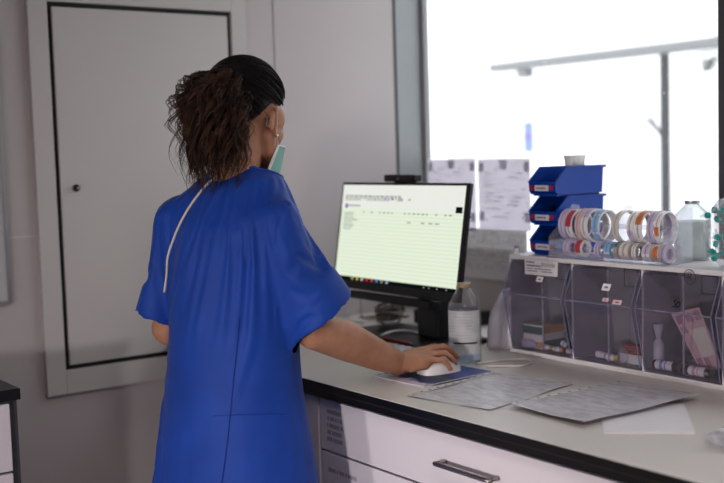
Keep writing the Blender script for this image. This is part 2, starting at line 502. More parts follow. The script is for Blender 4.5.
fc = thing('corner_cabinet', (1.86, 2.5, 0), 'plain grey-white corner cabinet under the worktop behind the gowned person', 'cabinet', 'cabinets under the worktop')
obj('carcass', MB().box(1.452, XR-.02, 2.136, YB-.002, .10, ZT-.036), m_carc, fc)
obj('plinth', MB().box(1.50, XR-.05, 2.15, YB-.02, 0, .10), m_dark, fc)
obj('cabinet_door', MB().box(1.43, 1.45, 2.137, YB-.004, .12, ZT-.045), m_front, fc, bevel=.0015)

# cabinet at the lower left, against the back wall
LX, LY, LZ = .815, 2.44, .925
lc = thing('low_cabinet', (.3, 2.65, 0), 'low white drawer cabinet with a black top at the bottom left corner', 'cabinet')
lt_ = MB().box(-.35, LX+.004, LY-.012, YB-.002, LZ-.026, LZ)
obj('cabinet_top', lt_, m_black, lc, bevel=.002)
obj('carcass', MB().box(-.34, LX, LY+.006, YB-.002, .06, LZ-.026), m_dark, lc)
obj('plinth', MB().box(-.30, LX-.03, LY+.04, YB-.02, 0, .06), m_dark, lc)
z = LZ-.032
for h in (.16, .20, .24, .24):
    q = obj('drawer', MB().box(-.33, LX-.022, LY-.010, LY+.005, z-h+.006, z), m_front, lc, bevel=.0015)
    obj('handle', MB().tube([(.15,LY-.01,z-.05),(.15,LY-.03,z-.05),(.32,LY-.03,z-.05),(.32,LY-.01,z-.05)], .005, 8), m_steel, q)
    z -= h
st = onz(2, 386, LZ)
single('black_tray', MB().box(.60, .70, 2.56, 2.68, LZ, LZ+.008), M('black_rubber', (.012,.012,.013), .4), (.65, 2.62, LZ), 'small flat black tray on the low cabinet at the left edge', 'tray', bevel=.003)

# glass board on the back wall, far left
gx = ony(10, 303, YB).x; gz = ony(10, 303, YB).z
gb = thing('wall_board', (gx-.35, YB, gz), 'pale framed board hanging on the back wall at the left edge', 'board')
obj('board_panel', MB().box(gx-.70, gx-.008, YB-.014, YB-.002, gz+.008, 1.80), M('pale_board', (.55,.55,.56), .25, var=.04), gb)
fr = MB(); fr.box(gx-.008, gx, YB-.018, YB-.001, gz, 1.808); fr.box(gx-.71, gx-.008, YB-.018, YB-.001, gz, gz+.008)
fr.box(gx-.71, gx-.008, YB-.018, YB-.001, 1.80, 1.808); fr.box(gx-.71, gx-.702, YB-.018, YB-.001, gz+.008, 1.80)
obj('board_frame', fr, m_alu, gb)
zb = ony(2, 145, YB).z
obj('board_top_panel', MB().box(gx-.70, gx-.008, YB-.017, YB-.014, zb, 1.80), M('blue_grey_panel', (.36,.40,.45), .3), gb)
# ------------------------------------------------------------------ papers on the window
m_sheet = translucent('sheet_in_sleeve', (.80,.78,.82), (.88,.85,.90), .60)
m_sheet_low = translucent('handwritten_sheet', (.95,.93,.93), (.9,.9,.9), .25)
m_tape = translucent('grey_tape', (.70,.69,.73), (.76,.75,.79), .6)
m_print = translucent('faint_print', (.72,.71,.75), (.80,.79,.83), .6)
def sheet(px0, px1, pyt, pyb, label, seed, mat, X=XR-.0075, hand=False, tapes=True):
    a = onx(px0, pyt, X); b = onx(px1, pyt, X); c = onx((px0+px1)/2, pyb, X)
    y0, y1, z0, z1 = b.y, a.y, c.z, (a.z+b.z)/2
    mb = MB().box(X-.0006, X, y0, y1, z0, z1)
    t = thing('taped_sheet', (X, (y0+y1)/2, z0), label, 'paper sheet', 'sheets taped up by the window')
    rr = random.Random(seed); pr = MB()
    W_, H_ = y1-y0, z1-z0
    if hand:
        for i in range(9):
            zz = z1 - .02 - i*H_*.085
            pr.box(X-.0010, X-.0007, y0+.012, y1-.012, zz-.0006, zz)
            y = y1-.02
            while y > y0+.02:
                wd = rr.uniform(.006,.014)
                if rr.random() < (.75 if i < 3 else .3):
                    pts = [(X-.0011, y-wd*k/4, zz+.003+rr.uniform(0,.007)) for k in range(5)]
                    pr.tube(pts, .0007, 4)
                y -= wd+rr.uniform(.003,.012)
    else:
        for i in range(14):
            zz = z1-.03-i*.0125
            y = y1-.03
            while y > y0+.03:
                wd = rr.uniform(.01,.04)
                if rr.random() < .30: pr.box(X-.0010, X-.0007, max(y-wd, y0+.02), y, zz-.004, zz)
                y -= wd+.006
    n0 = len(mb.f); mb.add(pr.v, pr.f)
    for i in range(n0, len(mb.f)): mb.m[i] = 1
    obj('paper', mb, [mat, m_print if not hand else m_grey_ink], t)
    if tapes:
        spots = [((y0+y1)/2, z1-.014, .017), (y0+.014, z1-.022, .012), (y1-.014, z1-.022, .012), (y0+.014, z0+.045, .012), (y1-.014, z0+.045, .012)]
        for yy, zz, h in spots:
            obj('tape_piece', MB().box(X-.0016, X-.0009, yy-h*.9, yy+h*.9, zz-.018, zz+.012), m_tape, t)
    return t
sheet(428, 475, 159, 229, 'printed sheet taped to the window glass, the left one partly behind the monitor', 1, m_sheet)
sheet(478, 530, 159, 230, 'printed sheet taped to the window glass beside the blue bins', 2, m_sheet)
sheet(449, 527, 229, 279, 'handwritten grey sheet fixed below the window right of the monitor', 3, m_sheet_low, hand=True, tapes=False)

# ------------------------------------------------------------------ monitor
m_bez = M('monitor_black_plastic', (.010,.010,.011), .35)
m_scr = newmat('spreadsheet_screen')
m, nt, out = m_scr
e = nt.nodes.new('ShaderNodeEmission'); tc = nt.nodes.new('ShaderNodeTexCoord')
wv = nt.nodes.new('ShaderNodeTexWave'); wv.bands_direction = 'Z'; wv.inputs['Scale'].default_value = 31; wv.inputs['Distortion'].default_value = 0
link(nt, tc.outputs['Object'], wv.inputs['Vector'])
mc = nt.nodes.new('ShaderNodeMix'); mc.data_type = 'RGBA'
mc.inputs[6].default_value = srgb(216,232,203); mc.inputs[7].default_value = srgb(232,236,224)
link(nt, wv.outputs['Fac'], mc.inputs[0]); link(nt, mc.outputs[2], e.inputs['Color']); e.inputs['Strength'].default_value = .95
link(nt, e.outputs[0], out.inputs['Surface']); m_scr = m
m_ui = emission('toolbar_light', srgb(231,233,226), .95)
m_uig = emission('toolbar_text', srgb(165,168,165), .9)
m_tb = emission('taskbar_dark', srgb(24,25,30), .6)
icon_cols = [(150,190,60),(225,190,60),(215,215,205),(215,60,70),(220,90,80),(70,150,200),(160,160,140),(170,180,215)]
m_ic = [emission('taskbar_icon_%d' % i, srgb(*c), .75) for i, c in enumerate(icon_cols)]
m_pu = emission('purple_icon', srgb(120,90,190), .8)
# screen frame: bottom edge nearer than the top (tilted back)
tl, bl = onx(341, 182, 1.862), onx(334, 285.5, 1.812)
trp, brp = onx(468, 183, 1.862), onx(460, 304.0, 1.812)
ybar0, ybar1 = (trp.y+brp.y)/2, (tl.y+bl.y)/2
zt_, zb_ = (tl.z+trp.z)/2, (bl.z+brp.z)/2
up = V((.050, 0, zt_-zb_)); SH = up.length; up.normalize()
nrm = V((0,1,0)).cross(up).normalized()            # towards the viewer side
if nrm.x > 0: nrm = -nrm
yax = V((0,-1,0)); SW = ybar1-ybar0
BLc = V((1.812, ybar1, zb_))
def sp(u, v, d=0): return BLc + yax*(u*SW) + up*(v*SH) + nrm*d   # u to the right, v up
mon = thing('monitor', (1.93, (ybar0+ybar1)/2, ZT), 'black desktop monitor showing a pale green spreadsheet on the worktop', 'monitor')
def slab(mb, u0, u1, v0, v1, d0, d1):
    vs = [sp(u, v, d) for d in (d0, d1) for v in (v0, v1) for u in (u0, u1)]
    return mb.add(vs, [(0,2,3,1),(4,5,7,6),(0,1,5,4),(2,6,7,3),(0,4,6,2),(1,3,7,5)])
bz = MB(); slab(bz, 0, 1, 0, 1, -.014, 0)
obj('housing', bz, m_bez, mon, bevel=.003)
bk = MB(); slab(bk, .12, .88, .12, .88, -.045, -.014); obj('back_cover', bk, m_bez, mon, bevel=.01)
sc = MB(); B0 = .062
SU0, SU1, SV0, SV1 = .018, .978, .075, .975
def T(v): return SV0 + (SV1-SV0)*v
def U(u): return SU0 + (SU1-SU0)*u
slab(sc, SU0, SU1, SV0, SV1, 0, .0008)
def q(mi, u0, u1, v0, v1, d=.0014):
    sc.cur = mi; slab(sc, U(u0), U(u1), T(v0), T(v1), .0008, d)
mats = [m_scr, m_ui, m_uig, m_tb, m_pu] + m_ic
q(1, 0, 1, .87, 1); q(1, 0, 1, .755, .868)
rr = random.Random(5)
u = .03
while u < .52:
    wd = rr.uniform(.015,.035); q(2, u, u+wd, .872, .892, .0018); u += wd+.010
for u0, u1 in ((.03,.17),(.22,.32),(.33,.42),(.48,.53)): q(2, u0, u1, .838, .846, .0018)
u = .03
while u < .52:
    wd = rr.uniform(.010,.022); q(rr.choice([2,2,2,6,2,4]), u, u+wd, .850, .868, .0018); u += wd+.012
q(12, .505, .518, .848, .870, .0019); q(2, .575, .59, .845, .865, .0018)
q(4, .035, .055, .755, .80, .0018); q(2, .06, .17, .775, .79, .0018)
u = .2
while u < .93:
    if rr.random() < .7: q(2, u, u+rr.uniform(.008,.02), .71, .725, .0018)
    u += .035
for i in range(8): q(2, .03, .03+rr.uniform(.06,.13), .70-.024*i, .709-.024*i, .0014)
for u0 in (.58,.69,.75,.80): q(2, u0, u0+.03, .625, .637, .0018)
q(3, .945, .992, .742, .80, .0019)
q(3, 0, 1, 0, .040, .0018)
for i in range(8): q(5+i, .155+.043*i, .155+.043*i+.020, .010, .034, .0022)
for u0 in (.76,.80,.86,.93): q(2, u0, u0+.008, .014, .026, .0022)
obj('screen', sc, mats, mon)
sb = MB(); slab(sb, .10, .76, -.092, -.015, -.060, -.024); obj('sound_bar', sb, m_bez, mon, bevel=.004)
ym = onx(434, 320, 1.93).y
nk = MB(); nk.box(1.905, 1.955, ym-.045, ym+.045, ZT+.018, 1.16); obj('stand_column', nk, m_bez, mon, bevel=.008)
hd = MB(); hd.box(1.86, 1.925, ym-.05, ym+.05, 1.10, 1.24); obj('tilt_head', hd, m_bez, mon, bevel=.008)
bs = MB(); bs.box(1.80, 2.03, ym-.11, ym+.30, ZT+.001, ZT+.018); obj('stand_base', bs, m_bez, mon, bevel=.006)
wc0, wc1 = onx(389, 180, 1.885), onx(419, 180, 1.885)
wcam = thing('webcam_bar', (1.88, (wc0.y+wc1.y)/2, zt_), 'small black bar clipped on the top edge of the monitor', 'webcam')
obj('camera_body', MB().box(1.866, 1.896, wc1.y, wc0.y, zt_+.0015, zt_+.021), m_bez, wcam, bevel=.004)
obj('mounting_clip', MB().box(1.888, 1.894, wc1.y+.02, wc0.y-.02, zt_-.03, zt_+.002), m_bez, wcam)
obj('lens', MB().lathe([(.004,0),(.004,.002),(.002,.003)], (1.866, (wc0.y+wc1.y)/2, zt_+.010), 14, Matrix.Rotation(-pi/2,3,'Y')), m_steel, wcam)

# ------------------------------------------------------------------ keyboard, cables, clutter behind the monitor
kb = thing('keyboard', (1.70, 2.40, ZT), 'white keyboard lying on the worktop in front of the monitor, half behind the forearm', 'keyboard')
kx0, kx1, ky0, ky1 = 1.665, 1.795, 2.17, 2.60
obj('keyboard_case', MB().box(kx0, kx1, ky0, ky1, ZT+.001, ZT+.013), m_white, kb, bevel=.004)
m_key = M('pale_grey_keys', (.66,.67,.68), .5)
kn = 0
for r_ in range(5):
    x = kx1-.014-r_*.023
    y = ky1-.012
    for c_ in range(15):
        wd = .022
        km = MB().box(x-.009, x+.009, y-wd+.002, y-.001, ZT+.013, ZT+.019)
        obj('key', km, m_key, kb, bevel=.0015, seg=1); kn += 1
        y -= .0268
m_wcable = M('white_cable_rubber', (.66,.65,.63), .5)
m_bcable = M('black_cable_rubber', (.012,.012,.013), .5)
m_bcable2 = M('grey_cable_sheath', (.16,.15,.14), .6)
def cable(pts, r, mat, label, cat='cable', group=None, k=8, name='cable', closed=False):
    p = spline(pts, k, closed)
    return single(name, MB().tube(p, r, 8, closed), mat, tuple(p[0]), label, cat, group, smooth=True)
cable([onx(345, 301, 2.05), onx(335, 318, 2.1), V((2.05,2.62,ZT+.03)), V((2.1,2.7,ZT+.008)), V((2.2,2.8,ZT+.008))], .0055, m_bcable, 'thick black cable drooping behind the monitor to the worktop', group=None)
cable([onx(366, 297, 2.0), onx(352, 311, 2.05), onx(338, 322, 2.08), V((2.0,2.72,ZT+.006)), V((1.95,2.82,ZT+.006))], .004, m_wcable, 'white cable hanging behind the left end of the monitor')
cable([onx(362, 295, 1.98), onx(361, 305, 2.0), onx(366, 318, 2.0), V((1.99,2.48,ZT+.05))], .0035, M('beige_cable', (.45,.38,.30), .6), 'thin beige cable dropping into the wound cable bundle')
zc = ZT+.004
w1 = [onz(366, 343, zc), onz(392, 338, zc), onz(412, 338, zc), onz(428, 342, zc), onz(445, 337, zc), onz(452, 332, zc)]
w1 = [V((p.x, p.y, ZT+.0225 if 1.79 < p.x < 2.04 and ym-.12 < p.y < ym+.31 else zc)) for p in w1]
cable(w1, .0035, m_wcable, 'white cable looping across in front of the monitor base')
lc_ = [onz(430+9*cos(a)*1.3, 347+3.5*sin(a), ZT+.004) for a in [2*pi*i/10 for i in range(10)]]
lc_ = [V((min(p.x, 1.794), p.y, p.z)) for p in lc_]
cable(lc_, .003, m_wcable, 'small closed loop of white mouse cable behind the hand', closed=True)
# cable bundle
cb = onz(376, 333, ZT)
cb = V((1.965, min(cb.y+.06, ym+.24), ZT+.0185)); 
t = thing('cable_bundle', tuple(cb), 'tangled grey-brown bundle of wound cable behind the keyboard', 'cable bundle')
bm_ = MB(); rr = random.Random(2)
m_bun = M('grey_brown_cable', (.20,.175,.15), .7, var=.2)
for i in range(11):
    ax = V((rr.uniform(-.4,.4), rr.uniform(-.4,.4), 1)).normalized(); u = ax.orthogonal().normalized(); w_ = ax.cross(u)
    R0 = rr.uniform(.026,.044); c = cb + V((rr.uniform(-.01,.01), rr.uniform(-.02,.02), .028+.010*(i % 4)))
    pts = [c + (u*cos(a)*R0*1.2 + w_*sin(a)*R0)*(1+.1*sin(3*a+i)) for a in [2*pi*j/24 for j in range(24)]]
    pts = [V((p.x, p.y, max(p.z, ZT+.0225))) for p in pts]
    bm_.tube(pts, .0038, 7, True)
obj('wound_coils', bm_, m_bun, t, smooth=True)
tie = [cb + V((.0, .035, .036)) + V((.03*cos(a), 0, .032*sin(a))) for a in [2*pi*j/16 for j in range(16)]]
obj('cable_tie', MB().tube(tie, .0025, 6, True), m_wcable, t, smooth=True)
single('adapter_box', MB().box(2.12, 2.26, 2.42, 2.62, ZT+.001, ZT+.045), m_bez, (2.19, 2.52, ZT), 'flat black power box against the wall behind the monitor stand', 'adapter', bevel=.005)
rp = onz(398, 341, ZT+.006); rq = onz(424, 342.5, ZT+.006)
red = thing('red_pen', tuple((rp+rq)/2 - V((0,0,.006))), 'thin dark red pen lying between the keyboard and the monitor base', 'pen')
dirn = (rq-rp).normalized()
_rx = 1.797-max(rp.x, rq.x)
rp = V((1.806, 2.36, ZT+.0225)); rq = V((1.806, 2.245, ZT+.0225)); red.location = (rp+rq)/2 - V((0,0,.0045)); dirn = (rq-rp).normalized()
obj('pen_barrel', MB().tube([rp, rq], .0045, 10), M('dark_red_plastic', (.22,.015,.015), .4), red)
obj('pen_tip', MB().tube([rq, rq+dirn*.01], [.004,.001], 10), m_steel, red)
# white cable loop on the worktop near the organiser
z = ZT+.003
cable([onz(487, 366.5, z), onz(505, 366, z), onz(522, 365.5, z), onz(532, 361.5, z), onz(524, 359, z), onz(505, 360, z), onz(484, 362.5, z), onz(476, 363, z)], .0025, m_wcable, 'thin white cable loop lying on the worktop right of the glass bottle')

# ------------------------------------------------------------------ mouse and pad
pa_, pb_, pc_ = onz(375, 379, ZT), onz(425, 388, ZT), onz(494.5, 372.7, ZT)
m_pad, nt, out = newmat('printed_mouse_pad')
b = nt.nodes.new('ShaderNodeBsdfPrincipled'); tc = nt.nodes.new('ShaderNodeTexCoord')
sx = nt.nodes.new('ShaderNodeSeparateXYZ'); link(nt, tc.outputs['Generated'], sx.inputs[0])
nz = nt.nodes.new('ShaderNodeTexNoise'); nz.inputs['Scale'].default_value = 7; link(nt, tc.outputs['Generated'], nz.inputs['Vector'])
ad = nt.nodes.new('ShaderNodeMath'); ad.operation = 'MULTIPLY_ADD'; ad.inputs[1].default_value = .35; link(nt, nz.outputs['Fac'], ad.inputs[0]); link(nt, sx.outputs['X'], ad.inputs[2])
cr = nt.nodes.new('ShaderNodeValToRGB'); el = cr.color_ramp.elements
cr.color_ramp.interpolation = 'LINEAR'
el[0].position = .0; el[0].color = srgb(215,205,220); el[1].position = 1.2/1.35; el[1].color = srgb(70,85,150)
for p, c in ((.30,srgb(205,195,215)),(.36,srgb(50,55,110)),(.50,srgb(28,36,90)),(.57,srgb(55,85,60)),(.66,srgb(30,45,110)),(.8,srgb(60,75,150))):
    q_ = el.new(p); q_.color = c
link(nt, ad.outputs[0], cr.inputs[0]); link(nt, cr.outputs[0], b.inputs['Base Color']); b.inputs['Roughness'].default_value = .55
link(nt, b.outputs[0], out.inputs['Surface'])
pu = (pc_-pb_).normalized(); pv = V((-pu.y, pu.x, 0)); pl = (pc_-pb_).length
pw = .185
pad = thing('mouse_pad', tuple(pb_ + pu*pl/2 + pv*pw/2), 'blue and green printed mouse pad under the hand', 'mouse pad')
mb = MB(); mb.add([pb_+pv*0+V((0,0,.0003)), pb_+pu*pl+V((0,0,.0003)), pb_+pu*pl+pv*pw+V((0,0,.0003)), pb_+pv*pw+V((0,0,.0003))] +
  [pb_+V((0,0,.003)), pb_+pu*pl+V((0,0,.003)), pb_+pu*pl+pv*pw+V((0,0,.003)), pb_+pv*pw+V((0,0,.003))],
  [(0,3,2,1),(4,5,6,7),(0,1,5,4),(1,2,6,5),(2,3,7,6),(3,0,4,7)])
obj('pad_sheet', mb, m_pad, pad)
bd = MB(); z3 = V((0,0,.0032))
bd.quad(pb_+z3, pb_+pu*pl+z3, pb_+pu*pl+pv*.006+z3, pb_+pv*.006+z3)
bd.quad(pb_+z3, pb_+pu*.012+z3, pb_+pu*.012+pv*pw+z3, pb_+pv*pw+z3)
obj('pad_border', bd, M('cream_border', (.62,.58,.5), .6), pad)

PADZ = ZT+.0034
MC = onz(440, 373, PADZ); MC = V((1.672, 1.975, PADZ))
mdir = V((1, -.10, 0)).normalized(); mside = V((mdir.y, -mdir.x, 0))     # mside points to the near (right-hand) side
ms = thing('computer_mouse', tuple(MC), 'white computer mouse held under the right hand on the pad', 'mouse')
rings = []
prof = [(-.052,.016,.012),(-.048,.024,.022),(-.035,.029,.031),(-.015,.031,.036),(.008,.030,.035),(.028,.0285,.029),(.043,.025,.021),(.052,.018,.013)]
for f_, wd, h in prof:
    ring = []
    for k in range(20):
        a = 2*pi*k/20
        y = wd*cos(a); zz = sin(a)
        zz = (h*(max(zz,0)**.8) if zz > 0 else 0)
        ring.append(MC + mdir*f_ + mside*y + V((0,0,zz+.0006 if sin(a) > 0 else .0006)))
    rings.append(ring)
obj('mouse_shell', MB().loft(rings), M('mouse_white_plastic', (.75,.74,.73), .35), ms, smooth=True, angle=50)
wh = MC + mdir*.034 + V((0,0,.0255))
obj('scroll_wheel', MB().lathe([(.006,-.003),(.007,-.002),(.007,.002),(.006,.003)], wh, 16, Matrix((mdir, V((0,0,1)), mside)).transposed()), m_dark, ms)
cable([MC+mdir*.050+V((0,0,.006)), MC+mdir*.075-mside*.02+V((0,0,.003)), MC+mdir*.085-mside*.10+V((0,0,.003)), V((1.80,2.15,ZT+.003)), V((1.82,2.18,ZT+.004))], .002, m_wcable, 'thin white lead running from the front of the mouse')

# ------------------------------------------------------------------ saline bottle on the worktop
m_glass = clear('bottle_glass', (.94,.96,.97), .05, (.62,.64,.66), 1.0, .03, edge=.8)
m_water, nt, out = newmat('clear_saline')
tr = nt.nodes.new('ShaderNodeBsdfTransparent'); tr.inputs['Color'].default_value = (.90,.93,.94,1)
rf = nt.nodes.new('ShaderNodeBsdfRefraction'); rf.inputs['IOR'].default_value = 1.33; rf.inputs['Roughness'].default_value = .05; rf.inputs['Color'].default_value = (.92,.95,.96,1)
tc = nt.nodes.new('ShaderNodeTexCoord'); nz = nt.nodes.new('ShaderNodeTexNoise'); nz.inputs['Scale'].default_value = 6; link(nt, tc.outputs['Object'], nz.inputs['Vector'])
mr = nt.nodes.new('ShaderNodeMapRange'); mr.inputs['To Min'].default_value = .2; mr.inputs['To Max'].default_value = .3; link(nt, nz.outputs['Fac'], mr.inputs['Value'])
xm = nt.nodes.new('ShaderNodeMixShader'); link(nt, mr.outputs['Result'], xm.inputs[0]); link(nt, tr.outputs[0], xm.inputs[1]); link(nt, rf.outputs[0], xm.inputs[2])
link(nt, xm.outputs[0], out.inputs['Surface'])
m_bl = clear('milky_label', (.95,.95,.95), .62, (.78,.79,.79), .2, .3, edge=.2)
m_blb = translucent('pale_blue_label', (.52,.60,.78), (.5,.6,.8), .3)
def bottle(c, r, h, capmat, label, blue_label, level, glass=None, water=None):
    t = thing('glass_bottle', tuple(c), label, 'bottle', None)
    c = V(c)
    hs = h*.70
    obj('bottle_body', MB().lathe([(r*.9,.001),(r,.006),(r,hs),(r*.97,hs+.008),(r*.42,h*.925),(r*.36,h*.94),(r*.36,h*.965)], c, 32), glass or m_glass, t, smooth=True, angle=40)
    obj('liquid', MB().lathe([(r*.86,.004),(r*.94,.009),(r*.94,h*level)], c, 28), water or m_water, t, smooth=True, angle=40)
    obj('cap', MB().lathe([(r*.40,h*.945),(r*.43,h*.952),(r*.43,h*.995),(r*.38,h)], c, 24), capmat, t, smooth=True, angle=30)
    return t
m_tan = M('tan_cap', (.36,.27,.18), .45, var=.1)
bc = onz(465.5, 362.8, ZT); bc = V((bc.x, bc.y, ZT))
BH = (onx(465, 283, bc.x).z - ZT)
bo = bottle(bc, .041, BH, m_tan, 'clear glass saline bottle with a tan cap and pale label standing behind the mouse pad', True, .66)
def wrap(mb, c, r, a0, a1, z0, z1, n=14):
    vs = []
    for i in range(n+1):
        a = a0+(a1-a0)*i/n
        for z in (z0, z1): vs.append((c.x+r*cos(a), c.y+r*sin(a), c.z+z))
    return mb.add(vs, [(2*i, 2*i+2, 2*i+3, 2*i+1) for i in range(n)])
ca = atan2(-bc.y, -bc.x)   # towards the room
obj('paper_label', wrap(MB(), bc, .0415, ca-1.3, ca+1.1, .012, .136), m_bl, bo, smooth=True)
obj('blue_label', wrap(MB(), bc, .0416, ca-.6, ca+1.0, .012, .028), m_blb, bo, smooth=True)
obj('dark_line', wrap(MB(), bc, .0418, ca-.75, ca+.8, .054, .058), m_ink, bo, smooth=True)
obj('white_label', wrap(MB(), bc, .0417, ca-1.4, ca-.75, .012, .055), M('label_white', (.7,.7,.72), .6), bo, smooth=True)
sq = MB()
for i in range(8): wrap(sq, bc, .0418, ca-1.1+.02*(i % 2), ca+.6-.1*(i % 3), .124-i*.0075, .1255-i*.0075)
obj('label_print', sq, M('pale_print', (.60,.60,.62), .7), bo)

# ------------------------------------------------------------------ documents in punched sleeves
m_sleeve = clear('plastic_sleeve', (.98,.98,.98), .12, (.85,.84,.88), .45, .25, bump=.08, edge=.1)
m_docu, nt, out = newmat('grey_scanned_document')
b = nt.nodes.new('ShaderNodeBsdfPrincipled'); tc = nt.nodes.new('ShaderNodeTexCoord')
mp = nt.nodes.new('ShaderNodeMapping'); mp.inputs['Scale'].default_value = (30, 9, 9); link(nt, tc.outputs['Object'], mp.inputs['Vector'])
nz = nt.nodes.new('ShaderNodeTexNoise'); nz.inputs['Scale'].default_value = 2.2; nz.inputs['Detail'].default_value = 9; nz.inputs['Roughness'].default_value = .7; nz.inputs['Distortion'].default_value = .6
link(nt, mp.outputs[0], nz.inputs['Vector'])
cr = nt.nodes.new('ShaderNodeValToRGB'); el = cr.color_ramp.elements
el[0].position = .36; el[0].color = (.52,.50,.53,1); el[1].position = .62; el[1].color = (.98,.96,.98,1)
link(nt, nz.outputs['Fac'], cr.inputs[0]); link(nt, cr.outputs[0], b.inputs['Base Color']); b.inputs['Roughness'].default_value = .5
link(nt, b.outputs[0], out.inputs['Surface'])
def sleeve(p_near, p_far, wlen, z, label, curl, seed):
    """p_near..p_far is the punched long edge; the sheet extends to the right of it"""
    a, b2 = V((p_near.x, p_near.y, 0)), V((p_far.x, p_far.y, 0))
    u = (b2-a).normalized(); L = (b2-a).length; v = V((u.y, -u.x, 0))
    t = thing('document_sleeve', (a.x, a.y, z), label, 'document', 'documents in clear punched sleeves')
    N, K = 22, 16
    def surf(i, j, dz):
        s_, r_ = i/N, j/K
        h = curl(s_, r_) + .0012*sin(9*s_+seed)*sin(7*r_+seed) + .0012
        return a + u*(L*s_) + v*(wlen*r_) + V((0,0,z+h+dz))
    def patch(i0, i1, j0, j1, dz):
        mb = MB(); n = i1-i0+1
        vs = [surf(i, j, dz) for j in range(j0, j1+1) for i in range(i0, i1+1)]
        vs2 = [surf(i, j, dz-.0004) for j in range(j0, j1+1) for i in range(i0, i1+1)]
        fs = [(r*n+c, r*n+c+1, (r+1)*n+c+1, (r+1)*n+c) for r in range(j1-j0) for c in range(i1-i0)]
        mb.add(vs, fs); mb.add(vs2, [f[::-1] for f in fs]); return mb
    obj('document', patch(0, N, 1, K, .0002), m_docu, t, smooth=True)
    obj('sleeve_film', patch(0, N, 0, K, .0016), m_sleeve, t, smooth=True)
    st = MB(); 
    vs = []
    for i in range(N+1):
        for r_ in (0, .052):
            s_ = i/N; h = curl(s_, r_) + .0034
            vs.append(a + u*(L*s_) + v*(wlen*r_) + V((0,0,z+h)))
    st.add(vs, [(2*i, 2*i+2, 2*i+3, 2*i+1) for i in range(N)])
    ho = st; st.cur = 1
    for i in range(11):
        s_ = .05+.09*i; c = a + u*(L*s_) + v*(wlen*.026) + V((0,0,z+curl(s_,.026)+.0037))
        ho.add([c + V((cos(k*pi/5)*.0036, sin(k*pi/5)*.0036, 0)) for k in range(10)], [list(range(10))])
    obj('punched_strip', st, [M('milky_strip', (.74,.73,.75), .4), M('hole_shadow', (.14,.13,.13), .8)], t)
    return t
sleeve(onz(407, 396.5, ZT), onz(492, 373, ZT), .225, ZT, 'grey document in a punched clear sleeve, the left one nearer the mouse pad', lambda s_, r_: .004*max(0, r_-.6)*s_, 1)
sleeve(onz(509, 408, ZT), onz(622, 385, ZT), .215, ZT+.0042, 'grey document in a punched clear sleeve, the right one with a lifted corner', lambda s_, r_: .003+.014*max(0, r_-.55)*(0.4+.6*s_), 4)
# folded paper under the right sleeve
f0, f1, f2, f3 = onz(603, 433.5, ZT), onz(694, 434, ZT), onz(684, 405, ZT), onz(600, 405, ZT)
fp = thing('folded_paper', tuple((f0+f2)/2), 'folded blank white paper sticking out under the right document sleeve', 'paper')
mb = MB(); zz = [V((0,0,h)) for h in (.0004,.0016,.0024)]
mb.add([f0+zz[0], f1+zz[0], f2+zz[0], f3+zz[0], f0+zz[1], f1+zz[1], f2+zz[1], f3+zz[1]], [(0,3,2,1),(4,5,6,7),(0,1,5,4),(1,2,6,5),(2,3,7,6),(3,0,4,7)])
obj('lower_leaf', mb, m_paper, fp)
mb = MB(); mb.add([f0+zz[1]+V((.004,0,.0004)), f1+zz[1]+V((.004,0,.0004)), f2+zz[2], f3+zz[2], f0+zz[2]+V((.004,0,.0002)), f1+zz[2]+V((.004,0,.0002)), f2+zz[2]+V((0,0,.0003)), f3+zz[2]+V((0,0,.0003))], [(0,3,2,1),(4,5,6,7),(0,1,5,4),(1,2,6,5),(2,3,7,6),(3,0,4,7)])
obj('upper_leaf', mb, m_paper, fp)

m_bag = clear('crumpled_clear_film', (.95,.95,.97), .16, (.72,.72,.76), .8, .12, bump=.8, edge=.35)
def crumple(name, c, size, seed, label, cat, mat, sub_=26):
    rr = random.Random(seed); mb = MB(); vs = []; n = sub_
    pts = []
    for i in range(n//2+1):
        t = pi*i/(n//2)
        for k in range(n):
            a = 2*pi*k/n
            d = V((sin(t)*cos(a), sin(t)*sin(a), -cos(t)))
            k1 = 1 + .34*noise.noise(d*2.3+V((seed,0,0))) + .20*abs(noise.noise(d*5+V((0,seed,0))))
            p = V((d.x*size[0], d.y*size[1], d.z*size[2]))*k1
            p.z = max(p.z, -size[2]*.93)
            pts.append(V(c)+V((0,0,size[2]*.93))+p)
    rings = [pts[i*n:(i+1)*n] for i in range(n//2+1)]
    mb.loft(rings)
    return single(name, mb, mat, tuple(c), label, cat, smooth=False)
pc0 = onz(716, 440, ZT)
crumple('plastic_wrapper', (pc0.x+.02, pc0.y-.045, ZT+.001), (.07,.05,.012), 3, 'crumpled clear plastic wrapper at the right edge of the worktop', 'wrapper', m_bag)
# ------------------------------------------------------------------ tilt-bin organiser
OX0, OX1, OZ1 = 1.985, 2.195, 1.157
m_house = M('organiser_grey_plastic', (.40,.385,.40), .5, var=.04)
m_rail = M('organiser_white_rail', (.66,.64,.65), .45)
m_back = M('organiser_dark_back', (.26,.25,.27), .6)
m_bin = clear('clear_bin_plastic', (.90,.89,.93), .05, (.42,.41,.48), .8, .10, edge=.25)
m_rim = clear('bin_rim_plastic', (.55,.55,.68), .45, (.36,.36,.50), .6, .1, edge=.5)
m_ribp = clear('rib_plastic', (.8,.8,.85), .35, (.62,.60,.66), .6, .1, edge=.3)
divs = [2.048, 1.834, 1.620, 1.406, 1.192]
org = thing('bin_organiser', (2.07, 1.62, ZT), 'row of clear tilt-out bins in a grey housing on the worktop under the window', 'organiser')
obj('top_panel', MB().box(OX0, OX1, divs[-1], divs[0]+.004, OZ1-.011, OZ1), m_rail, org, bevel=.0015)
obj('base_rail', MB().box(OX0-.003, OX1, divs[-1], divs[0]+.004, ZT, ZT+.012), m_rail, org, bevel=.0015)
